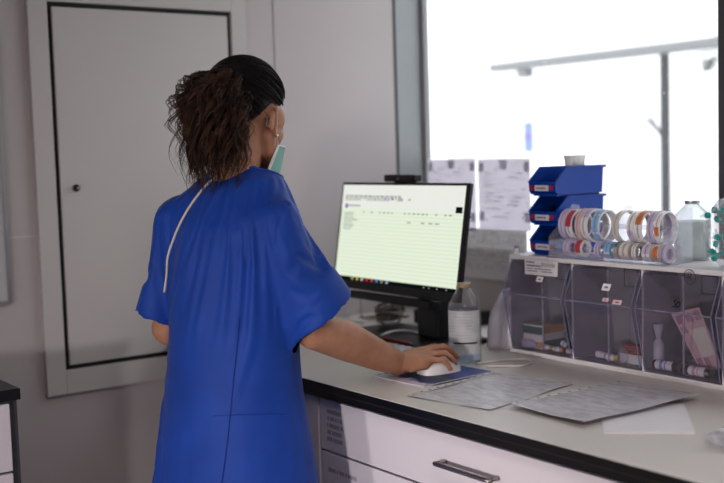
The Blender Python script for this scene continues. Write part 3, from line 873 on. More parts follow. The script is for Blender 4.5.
obj('back_panel', MB().box(OX1-.004, OX1, divs[-1], divs[0]+.004, ZT+.012, OZ1-.011), m_back, org)
for y in divs:
    obj('divider', MB().box(OX0, OX1-.004, y-.003 if y != divs[0] else y-.002, y+.003, ZT+.012, OZ1-.011), m_rail, org)
tint = [(0, .16, 2)]
for i in range(4):
    y1, y0 = divs[i]-.006, divs[i+1]+.006
    yh, yl = y1-.0, y0
    b = MB()
    LIPX, LIPZ = 1.950, 1.062
    TOPX, TOPZ = 1.983, 1.140
    BOX_, BOZ = 1.983, ZT+.016
    th = .0016
    # front upper slope, front lower slope, floor, back, sides
    b.prism([(TOPX,TOPZ),(LIPX,LIPZ),(LIPX+th,LIPZ),(TOPX+th,TOPZ)], 1, y0, y1)
    b.prism([(LIPX,LIPZ-.0005),(BOX_,BOZ),(BOX_+th,BOZ),(LIPX+th,LIPZ-.0005)], 1, y0, y1)
    b.prism([(BOX_+th,BOZ),(2.13,BOZ),(2.13,BOZ+th),(BOX_+th,BOZ+th)], 1, y0, y1)
    side = [(TOPX+th,TOPZ),(LIPX+th,LIPZ),(BOX_+th,BOZ),(2.13,BOZ),(2.10,TOPZ)]
    b.prism(side, 1, y0, y0+th); b.prism(side, 1, y1-th, y1)
    bo_ = obj('tilt_bin', b, m_bin, org)
    r = MB(); r.tube([(LIPX,y0,LIPZ),(LIPX,y1,LIPZ)], .0021, 6)
    for yy in (y0, y1):
        r.tube([(LIPX,yy,LIPZ),(TOPX,yy,TOPZ)], .0016, 6); r.tube([(LIPX,yy,LIPZ),(BOX_,yy,BOZ)], .0016, 6)
    obj('bin_rim', r, m_rim, bo_)
    ym_ = (y0+y1)/2
    rb = MB(); rb.tube([(1.992,ym_,TOPZ-.004),(1.992,ym_,BOZ+.003)], .0028, 8)
    obj('centre_rib', rb, m_ribp, bo_)
    vn = MB(); vn.box(1.99, 1.993, y0+.012, ym_-.02, 1.105, 1.142); 
    obj('finger_window', MB().tube([(1.992,y0+.012,1.104),(1.992,y0+.052,1.104),(1.992,y0+.052,1.143),(1.992,y0+.012,1.143)], .0011, 6, True), m_ink, bo_)
    # small tags on the sloping front
    def slope(y, s, d=.0012):
        return V((TOPX+(LIPX-TOPX)*s-d, y, TOPZ+(LIPZ-TOPZ)*s+.0005))
    def tagq(px, py, wd, hh, mat, name='small_tag'):
        p = onx(px, py, 1.965); s_ = (TOPZ-p.z)/(TOPZ-LIPZ)
        mb = MB().quad(slope(p.y-wd,s_-hh), slope(p.y+wd,s_-hh), slope(p.y+wd*1.1,s_+hh), slope(p.y-wd*.9,s_+hh))
        obj(name, mb, mat, bo_)
        mb = MB().quad(slope(p.y-wd*.4,s_-hh*.3,.0016), slope(p.y+wd*.5,s_-hh*.3,.0016), slope(p.y+wd*.5,s_+hh*.3,.0016), slope(p.y-wd*.4,s_+hh*.3,.0016))
        obj('tag_mark', mb, m_grey_ink, bo_)
    m_tagw = M('tag_white', (.80,.79,.80), .6); m_tagp = M('tag_pink', (.75,.52,.52), .6)
    if i == 0: tagq(539.5, 279.5, .011, .08, m_tagw)
    if i == 1:
        tagq(606.5, 287.5, .012, .10, m_tagw); tagq(621, 302, .013, .065, m_tagp); tagq(609, 299.5, .009, .05, m_tagp)
    if i == 2:
        def stroke(pts, r=.0009, nm='handwriting'):
            P = []
            for px, py in pts:
                p = onx(px, py, 1.965); s_ = (TOPZ-p.z)/(TOPZ-LIPZ); 
                q1 = onx(px, py, TOPX+(LIPX-TOPX)*s_-.001)
                P.append(q1)
            return spline(P, 5), r
        hw = MB()
        def zz(x, y): return (660+x*64/515., 260+y*60/483.)
        for st_ in ([zz(130,325),zz(112,338),zz(124,352),zz(128,366),zz(112,377),zz(98,372)],
                    [zz(134,352),zz(126,372),zz(140,381),zz(158,360),zz(156,340),zz(142,340),zz(132,354)],
                    [zz(118,325),zz(126,328)]):
            p, r_ = stroke(st_); hw.tube(p, .0014, 6)
        obj('handwriting', hw, m_ink, bo_)
        hw = MB()
        def P2(x, y):
            px, py = zz(x, y); return onx(px, py, 1.9815)
        ring = [P2(240+46*cos(a)+10*sin(a), 138+60*sin(a)) for a in [2*pi*k/20 for k in range(20)]]
        hw.tube(ring, .0007, 5, True)
        hw.tube(spline([P2(226,170), P2(224,140), P2(228,108)], 4), .0007, 5)
        hw.tube(spline([P2(214,104), P2(245,104), P2(252,126), P2(232,140), P2(250,150), P2(262,176)], 5), .0007, 5)
        obj('circled_letter', hw, m_ink, bo_)
# printed label on the top left of the housing
la, lb, lcx, ld = onx(524.5,258.5,1.980), onx(558,262,1.980), onx(557.5,277,1.9625), onx(525,274,1.9625)
obj('printed_label', MB().quad(la, lb, lcx, ld), M('label_paper', (.66,.63,.64), .7), org)
lp = MB(); rr = random.Random(11)
def lq(u0, u1, v0, v1):
    f = lambda u, v: la.lerp(lb, u).lerp(ld.lerp(lcx, u), v) + V((-.0005,0,0))
    lp.quad(f(u0,v0), f(u1,v0), f(u1,v1), f(u0,v1))
lq(.06,.3,.14,.24); lq(.06,.5,.36,.46); lq(.06,.25,.56,.62); lq(.30,.8,.56,.62); lq(.06,.4,.72,.78); lq(.5,.85,.72,.78)
u = .52
while u < .92:
    lq(u, u+rr.choice([.008,.016]), .16, .42); u += rr.choice([.022,.03])
obj('label_print', lp, m_grey_ink, org)

# ---- contents of the bins
FLZ = ZT+.0185
# orange and green carton
cx0 = onx(543.5, 330, 1.998); y_near = cx0.y
ct = thing('medicine_carton', (2.04, y_near+.04, FLZ), 'orange white and dark green medicine carton inside the left clear bin', 'carton')
m_or = M('carton_orange', (.52,.24,.05), .55); m_cw = M('carton_white', (.68,.66,.63), .55); m_gr = M('carton_green', (.02,.075,.06), .55); m_cr = M('carton_cream', (.62,.50,.33), .55)
bx0, bx1, by0, by1, bh = 1.998, 2.075, y_near, y_near+.072, .060
c1 = MB(); c1.box(bx0, bx1, by0, by1, FLZ, FLZ+bh); obj('carton_body', c1, m_cw, ct)
c2 = MB().mat(0); e_ = .0005
c2.cur = 0; c2.quad((bx0-e_,by0,FLZ+.002),(bx0-e_,by1,FLZ+.002),(bx0-e_,by1,FLZ+.017),(bx0-e_,by0,FLZ+.017))
c2.cur = 1; c2.quad((bx0-e_,by0,FLZ+.036),(bx0-e_,by1,FLZ+.036),(bx0-e_,by1,FLZ+.056),(bx0-e_,by0,FLZ+.056))
c2.cur = 0; c2.quad((bx0,by0-e_,FLZ+.040),(bx1,by0-e_,FLZ+.040),(bx1,by0-e_,FLZ+bh),(bx0,by0-e_,FLZ+bh))
c2.cur = 1; c2.quad((bx0,by0-e_,FLZ+.001),(bx1,by0-e_,FLZ+.001),(bx1,by0-e_,FLZ+.022),(bx0,by0-e_,FLZ+.022))
c2.cur = 2; c2.quad((bx0,by0,FLZ+bh+e_),(bx1,by0,FLZ+bh+e_),(bx1,by1,FLZ+bh+e_),(bx0,by1,FLZ+bh+e_))
for k in range(3):
    c2.cur = 3; c2.quad((bx0+.012+.018*k,by0+.012,FLZ+bh+2*e_),(bx0+.017+.018*k,by0+.012,FLZ+bh+2*e_),(bx0+.017+.018*k,by0+.045,FLZ+bh+2*e_),(bx0+.012+.018*k,by0+.045,FLZ+bh+2*e_))
obj('carton_print', c2, [m_or, m_gr, m_cr, m_grey_ink], ct)
crumple('lilac_pouch', (1.996, 1.995, FLZ), (.010,.026,.011), 9, 'crumpled lilac plastic pouch in front of the orange carton', 'pouch', M('lilac_film', (.50,.42,.56), .35), 22)

def vial(name, c, d, L, r, label, body, capm, lab, capf=.3, group=None, labcol=None):
    c = V(c); d = V(d).normalized()
    u = d.orthogonal().normalized(); rot = Matrix((u, d.cross(u), d)).transposed()
    t = thing(name, tuple(c), label, 'vial', group)
    bl = L*(1-capf)
    obj('vial_body', MB().lathe([(r*.9,0),(r,r*.12),(r,bl-r*.5),(r*.65,bl)], c, 18, rot), body, t, smooth=True, angle=35)
    obj('cap', MB().lathe([(r*.86,bl),(r*.9,bl+.001),(r*.9,L-.001),(r*.8,L)], c, 18, rot), capm, t, smooth=True, angle=35)
    lb_ = obj('paper_label', MB().lathe([(r*1.02,bl*.12),(r*1.02,bl*.80)], c, 18, rot, cap=False), lab, t, smooth=True)
    if labcol:
        obj('label_print', MB().lathe([(r*1.035,bl*.3),(r*1.035,bl*.42)], c, 18, rot, cap=False), labcol, lb_)
        obj('label_print', MB().lathe([(r*1.035,bl*.5),(r*1.035,bl*.55)], c, 18, rot, cap=False), labcol, lb_)
    return t
m_brown = M('dark_brown_glass', (.035,.018,.012), .12, spec=.6)
m_capw = M('vial_cap_white', (.72,.71,.70), .4); m_capo = M('vial_cap_orange', (.6,.3,.08), .4); m_capd = M('dark_cap', (.03,.022,.02), .35)
m_labw = M('vial_label', (.74,.72,.72), .6); m_labb = M('label_blue_print', (.22,.26,.5), .6); m_labr = M('label_rose_print', (.6,.35,.36), .6)
P = onx(546, 352.5, 2.0); vial('small_vial', (2.000, P.y+.008, FLZ+.0065), (.25,-1,0), .026, .0062, 'tiny vial with an orange cap lying in the left bin beside the carton', m_labw, m_capo, m_labw, group='small vials in the bins')
P = onx(556, 353, 1.994); vial('small_vial', (1.996, P.y+.010, FLZ+.0068), (.2,-1,0), .028, .0065, 'tiny white vial lying second from the left at the front of the left bin', m_labw, m_capo, m_labw, group='small vials in the bins', labcol=m_labb)
P = onx(569, 354.5, 1.994); vial('small_vial', (1.997, P.y+.008, FLZ+.0068), (.1,-1,0), .022, .0065, 'tiny white vial lying in the front right corner of the left bin', m_labw, m_capw, m_labw, group='small vials in the bins', labcol=m_labb)
P = onx(563, 347, 2.012); vial('small_vial', (2.022, P.y+.012, FLZ+.020), (.1,-1,-.42), .034, .0075, 'dark vial with a white cap propped up in the left bin', m_labw, m_brown, m_labw, capf=.45, group='small vials in the bins', labcol=m_labb)

# middle bin
P = onx(600, 353, 2.005); vial('small_vial', (2.012, P.y+.014, FLZ+.009), (-.1,-1,0), .028, .0085, 'small pale vial lying at the left of the middle bin', m_labw, m_capw, m_labw, group='small vials in the bins')
P = onx(611, 357, 1.997); vial('small_vial', (1.998, P.y+.013, FLZ+.009), (.2,-1,.0), .030, .0085, 'small pale vial with a yellowish cap lying in the middle bin', m_labw, M('yellow_cap', (.55,.45,.15), .4), m_labw, group='small vials in the bins')
P = onx(622, 358, 1.999); crumple('clear_pouch', (2.002, P.y-.002, FLZ), (.012,.014,.018), 6, 'small crumpled clear pouch in the middle bin', 'pouch', m_bag, 20)
a0, a1 = onx(617, 352, 2.03), onx(640, 356, 2.03)
rw = thing('red_white_carton', (2.03, (a0.y+a1.y)/2, FLZ), 'small dark red and white carton standing in the middle bin', 'carton')
ry0, ry1 = 1.640, 1.705
obj('carton_body', MB().box(2.005, 2.035, ry0, ry1, FLZ, FLZ+.022), m_cw, rw)
rot_ = Matrix.Rotation(radians(-14), 3, 'Y')
obj('carton_flap', MB().box(2.012, 2.034, ry0+.001, ry1, FLZ+.0222, FLZ+.044), M('carton_dark_red', (.20,.035,.03), .55), rw)
pr = MB()
for k in range(3): pr.box(2.0112, 2.012, ry0+.008, ry1-.008-.012*k, FLZ+.038-.006*k, FLZ+.0395-.006*k)
obj('carton_print', pr, M('print_pinkish', (.5,.25,.22), .6), rw)
single('card_insert', MB().box(2.095, 2.0965, 1.640, 1.71, FLZ, FLZ+.17), M('grey_card', (.36,.34,.35), .7), (2.095, 1.675, FLZ), 'pale grey card standing at the back of the middle bin', 'card')

# right bin: dropper bottle, brown vials, pink blister pack
P = onx(659, 362, 2.02); dc = V((2.02, P.y, FLZ))
db = thing('dropper_bottle', tuple(dc), 'small frosted white plastic bottle with a flared top standing in the right bin', 'bottle')
m_frost = translucent('frosted_plastic', (.60,.60,.65), (.5,.5,.55), .35)
obj('bottle_body', MB().lathe([(.011,0),(.0125,.003),(.0125,.054),(.011,.060),(.006,.066),(.006,.072)], dc, 24), m_frost, db, smooth=True, angle=40)
obj('flared_top', MB().lathe([(.007,.072),(.010,.082),(.0125,.098),(.0125,.101),(.009,.101)], dc, 24), m_frost, db, smooth=True, angle=40)
obj('bottle_label', MB().lathe([(.0127,.012),(.0127,.046)], dc, 24, cap=False), M('faint_lilac_label', (.52,.50,.58), .6), db, smooth=True)
P = onx(654, 369, 2.0); Q = onx(682, 374, 2.0)
vial('brown_vial', (2.001, 1.601, FLZ+.0108), (0.05,-1,0), .078, .0105, 'brown glass vial with a white label lying at the left front of the right bin', m_brown, m_capd, m_labw, capf=.16, group='brown vials in the right bin', labcol=m_labb)
vial('brown_vial', (1.999, 1.508, FLZ+.0108), (-.02,-1,0), .080, .0105, 'brown glass vial with a white label lying at the right front of the right bin', m_brown, m_capd, m_labw, capf=.22, group='brown vials in the right bin', labcol=m_labr)
BXp = 2.035
c00, c10, c11, c01 = onx(671, 314, BXp+.02), onx(699, 307, BXp+.02), onx(722, 368, BXp-.012), onx(701, 372, BXp-.012)
bl_ = thing('blister_pack', tuple((c11+c01)/2), 'pink printed blister pack leaning in the right clear bin', 'blister pack')
def bq(u, v, d=0): return c00.lerp(c10, u).lerp(c01.lerp(c11, u), v) + V((-d,0,0))
m_pink = M('pink_foil', (.62,.40,.42), .45); m_rose = M('rose_print', (.36,.20,.25), .6); m_cream = M('cream_label', (.66,.62,.52), .6)
mb = MB(); mb.add([bq(0,0),bq(1,0),bq(1,1),bq(0,1),bq(0,0,-.002),bq(1,0,-.002),bq(1,1,-.002),bq(0,1,-.002)], [(0,1,2,3),(4,7,6,5),(0,4,5,1),(1,5,6,2),(2,6,7,3),(3,7,4,0)])
obj('foil', mb, m_pink, bl_)
mb = MB()
for (u0,u1,v0,v1) in ((.08,.34,.05,.2),(.42,.66,.05,.2),(.74,.95,.05,.2),(.08,.3,.25,.36),(.08,.3,.78,.9),(.4,.62,.80,.95)):
    mb.quad(bq(u0,v0,.001), bq(u1,v0,.001), bq(u1,v1,.001), bq(u0,v1,.001))
obj('foil_print', mb, m_rose, bl_)
mb = MB().quad(bq(.36,.32,.0012), bq(.95,.32,.0012), bq(.95,.78,.0012), bq(.36,.78,.0012))
obj('cream_panel', mb, m_cream, bl_)

# lilac-white bag left of the organiser
bg = onz(498, 344, ZT)
rr = random.Random(4); rings = []
cpt = V((2.045, 2.118, ZT+.001))
for i in range(13):
    t = i/12; ring = []
    for k in range(36):
        a = 2*pi*k/36
        rad = (1-t*t)*.036 + .026
        wv_ = 1 + .16*sin(5*a+2*t)*t**.3 + .07*sin(9*a+4*t) + .08*noise.noise(V((cos(a)*2, sin(a)*2, t*3)))
        ring.append(cpt + V((cos(a)*rad*1.0*wv_, sin(a)*rad*.95*wv_ - .022*t, .135*t + .02*sin(pi*t*.5))))
    rings.append(ring)
single('plastic_bag', MB().loft(rings), M('lilac_white_film', (.78,.75,.82), .4, bump=.4, bscale=25), tuple(cpt), 'upright crumpled lilac-white plastic bag between the monitor and the clear bins', 'bag', smooth=True)

# ------------------------------------------------------------------ blue stacking bins on the organiser
m_blue = M('blue_bin_plastic', (.001,.045,.31), .4, var=.05, spec=.4)
m_redc = M('red_clip', (.42,.015,.03), .45)
BW, BL_, BHt = .092, .182, .0745
def blue_bin(z, label):
    y0 = 1.917; x0 = 2.018
    t = thing('stacking_bin', (x0+BL_/2, y0+BW/2, z), label, 'storage bin', 'blue stacking bins')
    b = MB(); w_ = .0022
    H = BHt
    xa, xb, xc = x0+.010, x0, x0+.042       # foot of the front, lip, start of the full-height side
    sidep = [(xa,z+.004),(x0+BL_-.008,z+.004),(x0+BL_-.002,z+H),(xc,z+H),(xb,z+.036),(xb+.002,z+.012)]
    b.prism(sidep, 1, y0, y0+w_); b.prism(sidep, 1, y0+BW-w_, y0+BW)
    b.box(xa, x0+BL_-.008, y0+w_, y0+BW-w_, z+.004, z+.0065)
    b.prism([(x0+BL_-.010,z+.0065),(x0+BL_-.008,z+.0065),(x0+BL_-.002,z+H),(x0+BL_-.004,z+H)], 1, y0+w_, y0+BW-w_)
    b.prism([(xb+.002,z+.012),(xa+.002,z+.0066),(xa+.004,z+.0066),(xb+.004,z+.036),(xb,z+.036)], 1, y0+w_, y0+BW-w_)
    obj('bin_body', b, m_blue, t)
    r = MB()
    for s_ in (-1, 1):
        yy = y0 if s_ < 0 else y0+BW
        r.box(xc, x0+BL_+.004, min(yy, yy+s_*.004), max(yy, yy+s_*.004), z+H-.006, z+H)
        r.prism([(xb,z+.036),(xb+.005,z+.033),(xc+.004,z+H-.006),(xc,z+H)], 1, min(yy, yy+s_*.0035), max(yy, yy+s_*.0035))
    r.box(x0+BL_-.002, x0+BL_+.006, y0, y0+BW, z+H-.006, z+H)
    obj('rim', r, m_blue, t)
    fl = MB(); fl.box(xa, x0+BL_-.012, y0+.006, y0+BW-.006, z, z+.004); obj('foot', fl, m_blue, t)
    lb_ = MB().box(xb-.0012, xb-.0004, y0+.022, y0+BW-.022, z+.0135, z+.0285); L_ = obj('label_strip', lb_, M('bin_label', (.62,.61,.64), .6), t)
    pr = MB(); y = y0+BW-.028; rr = random.Random(int(z*1000))
    while y > y0+.032:
        wd = rr.uniform(.002,.005); pr.box(xb-.0017, xb-.0012, y-wd, y, z+.0185, z+.0235); y -= wd+.0018
    obj('label_print', pr, m_grey_ink, L_)
    for yy in (y0+.012, y0+BW-.012):
        obj('red_clip', MB().lathe([(.0062,0),(.0068,.0008),(.006,.0024)], (xb-.0002, yy, z+.022), 14, Matrix.Rotation(-pi/2,3,'Y')), m_redc, t)
    return t
blue_bin(OZ1+.0005, 'blue stacking bin with red clips, bottom one of the stack of three')
blue_bin(OZ1+.0005+BHt+.0003, 'blue stacking bin with red clips, middle one of the stack of three')
blue_bin(OZ1+.0005+2*BHt+.0006, 'blue stacking bin with red clips, top one of the stack, under the white tub')
TZ = OZ1+3*BHt+.0012
tb = thing('white_tub', (2.132, 1.955, TZ), 'small white round tub sitting on the top blue bin', 'tub')
TC = V((2.132, 1.955, TZ))
obj('tub_body', MB().lathe([(.023,0),(.025,.002),(.0275,.024),(.0245,.024),(.023,.004)], TC, 28), M('tub_white', (.80,.79,.78), .5), tb, smooth=True, angle=40)
obj('tub_rim', MB().lathe([(.0275,.022),(.029,.023),(.029,.027),(.025,.027)], TC, 28), M('tub_white', (.80,.79,.78), .5), tb, smooth=True, angle=40)
P = onx(529, 252, 2.0)
vial('small_vial', (1.9985, 2.038, OZ1+.0005), (0,0,1), .022, .006, 'tiny vial with a violet top standing left of the blue bins', m_labw, M('violet_cap', (.28,.2,.45), .4), m_labw)

# ------------------------------------------------------------------ tape rolls in a clear dispenser
m_disp = clear('clear_acrylic', (.93,.93,.96), .10, (.75,.75,.80), .8, .06, edge=.35)
tapec = {'lilac':(.55,.47,.62), 'red':(.50,.03,.04), 'white':(.74,.72,.72), 'blue':(.25,.46,.70), 'cream':(.66,.61,.55), 'orange':(.60,.19,.04), 'pink':(.66,.47,.46), 'green':(.05,.22,.15), 'grey':(.42,.39,.37)}
m_tp = {k: M('tape_'+k, c, .45, var=.08, scale=30) for k, c in tapec.items()}
m_tint = M('tape_core_inside', (.60,.58,.57), .6)
UX, UZ, UR = 2.052, 1.2365, .0415
def roll(x, y, z, R, wd, base, patch, label, group, tilt=0, arc=(1.2, 2.6), txt=True, thick=.004):
    t = thing('tape_roll', (x, y, z-R), label, 'tape roll', group)
    rot = Matrix.Rotation(tilt, 3, 'Z') @ Matrix.Rotation(pi/2, 3, 'X')
    ro, ri = R, R-thick
    n = 40
    mb = MB(); h = wd/2; vs = []; fs = []
    for k in range(n):
        a = 2*pi*k/n
        for (rr_, zz_) in ((ro,-h),(ro,h),(ri,h),(ri,-h)):
            vs.append(V((x,y,z)) + rot @ V((rr_*cos(a), rr_*sin(a), zz_)))
    for k in range(n):
        j = (k+1) % n
        for s_ in range(4): fs.append((k*4+s_, k*4+(s_+1) % 4, j*4+(s_+1) % 4, j*4+s_))
    mb.add(vs, fs); obj('tape_ring', mb, m_tp[base], t, smooth=True, angle=40)
    if patch:
        mb = MB()
        for (a0, a1) in arc if hasattr(arc[0], '__len__') else (arc,):
            vs = []; m_ = 10
            for i in range(m_+1):
                a = a0+(a1-a0)*i/m_
                for zz_ in (-h*.88, h*.88): vs.append(V((x,y,z)) + rot @ V((ro*1.012*cos(a), ro*1.012*sin(a), zz_)))
            mb.add(vs, [(2*i,2*i+1,2*i+3,2*i+2) for i in range(m_)])
        obj('printed_tape', mb, m_tp[patch], t, smooth=True)
    if txt:
        mb = MB(); rr = random.Random(int(y*977))
        a = 2.0
        while a < 3.6:
            da = rr.uniform(.04,.12)
            vs = []
            for aa in (a, a+da):
                for zz_ in (-h*.12, h*.16): vs.append(V((x,y,z)) + rot @ V((ro*1.022*cos(aa), ro*1.022*sin(aa), zz_)))
            mb.add(vs, [(0,1,3,2)]); a += da+.03
        obj('tape_print', mb, m_grey_ink, t)
    return t
def yu(px, py, x): return onx(px, py, x).y
Gu, Gl = 'tape rolls on the upper rod', 'tape rolls on the lower rod'
# (px, base, patch, width, label)
up_ = [
 (565, 'lilac', None, .020, 'lilac tape roll at the left end of the upper row beside the blue bins', None),
 (574, 'white', 'red', .020, 'white tape roll with a bright red label, upper row', (2.0, 3.2)),
 (583, 'pink', None, .016, 'pale pink tape roll, third from the left in the upper row', None),
 (591, 'white', 'lilac', .022, 'white tape roll with a lilac label, upper row left of the light blue one', (1.6, 2.6)),
 (602, 'white', 'blue', .024, 'light blue labelled tape roll in the middle of the upper row', ((1.5,2.3),(2.4,3.5),(3.6,4.4))),
 (625, 'cream', None, .018, 'cream tape roll standing after the gap in the upper row', None),
 (640, 'white', 'lilac', .020, 'white tape roll with a lilac lower label, upper row right of the cream one', (3.3, 4.2)),
 (649, 'white', 'orange', .020, 'white tape roll with an orange label, upper row', (1.7, 2.9)),
 (661, 'lilac', None, .018, 'lilac tape roll near the right end of the upper row', None),
 (668, 'white', 'orange', .014, 'white tape roll with a small orange label at the right end of the upper row', (3.0, 3.5)),
]
for px, base, patch, wd, label, arc in up_:
    px += 6 - (px-565)*.075
    jr = random.Random(int(px))
    roll(UX, yu(px, 231, UX), UZ, UR*jr.uniform(.93,1.0), wd*.92, base, patch, label, Gu, arc=arc or (1,2), tilt=jr.uniform(-.10,.10))
LXr, LZr, LR = 2.011, OZ1+.0045+.0215, .0205
lo_ = [
 (567, 'lilac', None, .018, 'small lilac tape roll at the left end of the lower row', None),
 (580, 'white', 'red', .018, 'small tape roll with a red label, lower row', (1.8, 3.6)),
 (600, 'lilac', None, .014, 'small lilac tape roll under the light blue one, lower row', None),
 (611, 'blue', 'white', .018, 'small light blue tape roll, lower row', (3.3, 3.5)),
 (620, 'grey', 'green', .012, 'small dark green tape roll, lower row', (1.4, 2.6)),
 (629, 'cream', None, .026, 'wide cream tape roll, lower row centre', None),
 (640, 'grey', 'white', .014, 'white tape roll with a grey core face, lower row right of the wide cream one', (1.4, 4.4)),
 (653, 'white', 'lilac', .022, 'small white tape roll with a lilac label, lower row', (1.8, 3.2)),
 (663, 'white', 'orange', .016, 'small tape roll with an orange label, lower row', (2.2, 4.0)),
 (671, 'lilac', None, .012, 'small lilac tape roll at the right end of the lower row', None),
]
for px, base, patch, wd, label, arc in lo_:
    px += 4 - (px-567)*.07
    roll(LXr, yu(px, 252, LXr), LZr, LR, wd, base, patch, label, Gl, arc=arc or (1,2), thick=.008)
yA, yB = 1.912, yu(672, 240, 2.03)
dp = thing('tape_dispenser', (2.05, (yA+yB)/2, OZ1), 'clear acrylic dispenser rack holding two rows of tape rolls on the bin organiser', 'dispenser')
obj('dispenser_base', MB().box(1.988, 2.10, yB-.004, yA+.002, OZ1+.0004, OZ1+.0034), m_disp, dp)
side = [(1.988,OZ1+.0034),(2.10,OZ1+.0034),(2.10,OZ1+.125),(2.075,OZ1+.130),(2.030,OZ1+.085),(1.988,OZ1+.052)]
for yy in (yA, (yu(613.5,240,2.03)), yB-.003): obj('side_panel', MB().prism(side, 1, yy-.0008, yy+.0008), m_disp, dp)
obj('rod', MB().tube([(UX,yA,UZ),(UX,yB-.003,UZ)], .006, 12), m_disp, dp)
obj('rod', MB().tube([(LXr,yA,LZr),(LXr,yB-.003,LZr)], .005, 12), m_disp, dp)
obj('front_lip', MB().box(1.9865, 1.988, yB-.004, yA+.002, OZ1+.0004, OZ1+.018), m_disp, dp)
crumple('clear_wrapper', (2.002, yu(655, 262, 2.0)-.01, OZ1+.0005), (.008,.030,.012), 13, 'crumpled scrap of clear film in front of the orange tape rolls', 'wrapper', m_bag, 22) if False else None

m_glass2 = clear('grey_bottle_glass', (.84,.86,.86), .05, (.10,.11,.11), .9, .03, edge=1.7)
m_water2 = clear('grey_tinted_liquid', (.68,.69,.68), .30, (.42,.42,.41), .5, .05, edge=.5)
# second saline bottle on the organiser
b2 = V((2.146, onx(692.5, 261, 2.146).y, OZ1+.0003))
B2H = onx(692.5, 200.5, b2.x).z - b2.z
bottle(b2, .0415, B2H, M('grey_metal_cap', (.30,.30,.31), .35, metal=.8), 'clear glass bottle with a grey metal cap standing on the bin organiser at the right', False, .66, m_glass2, m_water2)
crumple('clear_wrapper', (2.030, b2.y-.030, OZ1+.0005), (.018,.030,.026), 21, 'crumpled clear wrapper in front of the grey-capped bottle', 'wrapper', m_bag, 24)
crumple('clear_wrapper', (2.010, b2.y+.092, OZ1+.0035), (.012,.030,.014), 23, 'low crumpled clear film on the organiser between the tape rolls and the grey-capped bottle', 'wrapper', m_bag, 24) if False else None
# bag of teal-capped needles at the right edge
nb = V((2.07, onx(724, 240, 2.07).y-.030, OZ1+.0005))
crumple('clear_bag', tuple(nb), (.052,.046,.080), 31, 'clear bag filled with teal-capped needles at the right edge on the organiser', 'bag', m_bag, 30)
m_teal = M('teal_plastic', (.01,.36,.32), .4)
m_clr = clear('clear_barrel', (.92,.94,.95), .15, (.7,.72,.74), .7, .1)
rr = random.Random(8)
spots = []
tries = 0
while len(spots) < 60 and tries < 4000:
    tries += 1
    c = nb + V((rr.uniform(-.045,.03), rr.uniform(-.036,.045), rr.uniform(.018,.145)))
    if all((c-s_).length > .0145 for s_ in spots): spots.append(c)
proto = None
for i, c in enumerate(spots):
    lab = 'teal-capped needle inside the clear bag at the right edge'
    if proto is None:
        proto = thing('capped_needle', (0,0,0), lab, 'needle', 'teal-capped needles in the clear bag')
        obj('needle_hub', MB().lathe([(.0052,-.006),(.007,-.005),(.007,.003),(.0045,.005)], (0,0,0), 14), m_teal, proto, smooth=True, angle=35)
        obj('needle_sheath', MB().lathe([(.0035,.005),(.003,.016),(.001,.017)], (0,0,0), 10), m_clr, proto, smooth=True)
        o = proto
    else:
        o = copy_tree(proto)
    o.location = c
    d = V((rr.uniform(-1,-.2), rr.uniform(-.8,.8), rr.uniform(-.6,.9))).normalized()
    o.rotation_euler = d.to_track_quat('Z', 'Y').inverted().to_euler() if rr.random() < .3 else d.to_track_quat('Z','Y').to_euler()
# ------------------------------------------------------------------ the person
def skinmat():
    m, nt, out = newmat('skin')
    b = nt.nodes.new('ShaderNodeBsdfPrincipled'); tc = nt.nodes.new('ShaderNodeTexCoord')
    nz = nt.nodes.new('ShaderNodeTexNoise'); nz.inputs['Scale'].default_value = 22; nz.inputs['Detail'].default_value = 5
    link(nt, tc.outputs['Object'], nz.inputs['Vector'])
    cr = nt.nodes.new('ShaderNodeValToRGB'); el = cr.color_ramp.elements
    el[0].position = .3; el[0].color = (.36,.17,.10,1); el[1].position = .75; el[1].color = (.48,.25,.16,1)
    link(nt, nz.outputs['Fac'], cr.inputs[0]); link(nt, cr.outputs[0], b.inputs['Base Color'])
    b.inputs['Roughness'].default_value = .5; b.inputs['Specular IOR Level'].default_value = .35
    b.inputs['Subsurface Weight'].default_value = .12; b.inputs['Subsurface Radius'].default_value = (.010,.004,.002)
    n2 = nt.nodes.new('ShaderNodeTexNoise'); n2.inputs['Scale'].default_value = 160
    link(nt, tc.outputs['Object'], n2.inputs['Vector'])
    bp = nt.nodes.new('ShaderNodeBump'); bp.inputs['Strength'].default_value = .15; bp.inputs['Distance'].default_value = .001
    link(nt, n2.outputs['Fac'], bp.inputs['Height']); link(nt, bp.outputs['Normal'], b.inputs['Normal'])
    link(nt, b.outputs[0], out.inputs['Surface'])
    return m
m_skin = skinmat()
TA = radians(22)
TF = V((cos(TA), sin(TA), 0)); TR = V((sin(TA), -cos(TA), 0)); UPV = V((0,0,1))
def spine(z):      # body axis in plan
    pts = [(0, 1.175, 2.105), (.75, 1.178, 2.102), (1.05, 1.183, 2.100), (1.2, 1.190, 2.095), (1.33, 1.198, 2.088), (1.40, 1.215, 2.092), (1.5, 1.24, 2.10)]
    for a, b in zip(pts, pts[1:]):
        if z <= b[0]:
            t = (z-a[0])/(b[0]-a[0]); return V((a[1]+(b[1]-a[1])*t, a[2]+(b[2]-a[2])*t, z))
    return V((pts[-1][1], pts[-1][2], z))
HA, HP = radians(26), radians(10)
HF = V((cos(HA)*cos(HP), sin(HA)*cos(HP), -sin(HP))); HR = V((sin(HA), -cos(HA), 0)); HU = HR.cross(HF)
HC = V((1.2435, 2.1005, 1.518))
def hp(f, r, u): return HC + HF*f + HR*r + HU*u
HROT = Matrix((HF, HR, HU)).transposed()

person = thing('person', (1.18, 2.10, 0), 'person in a blue surgical gown and green face mask with right hand on the mouse', 'person')

body = MB()
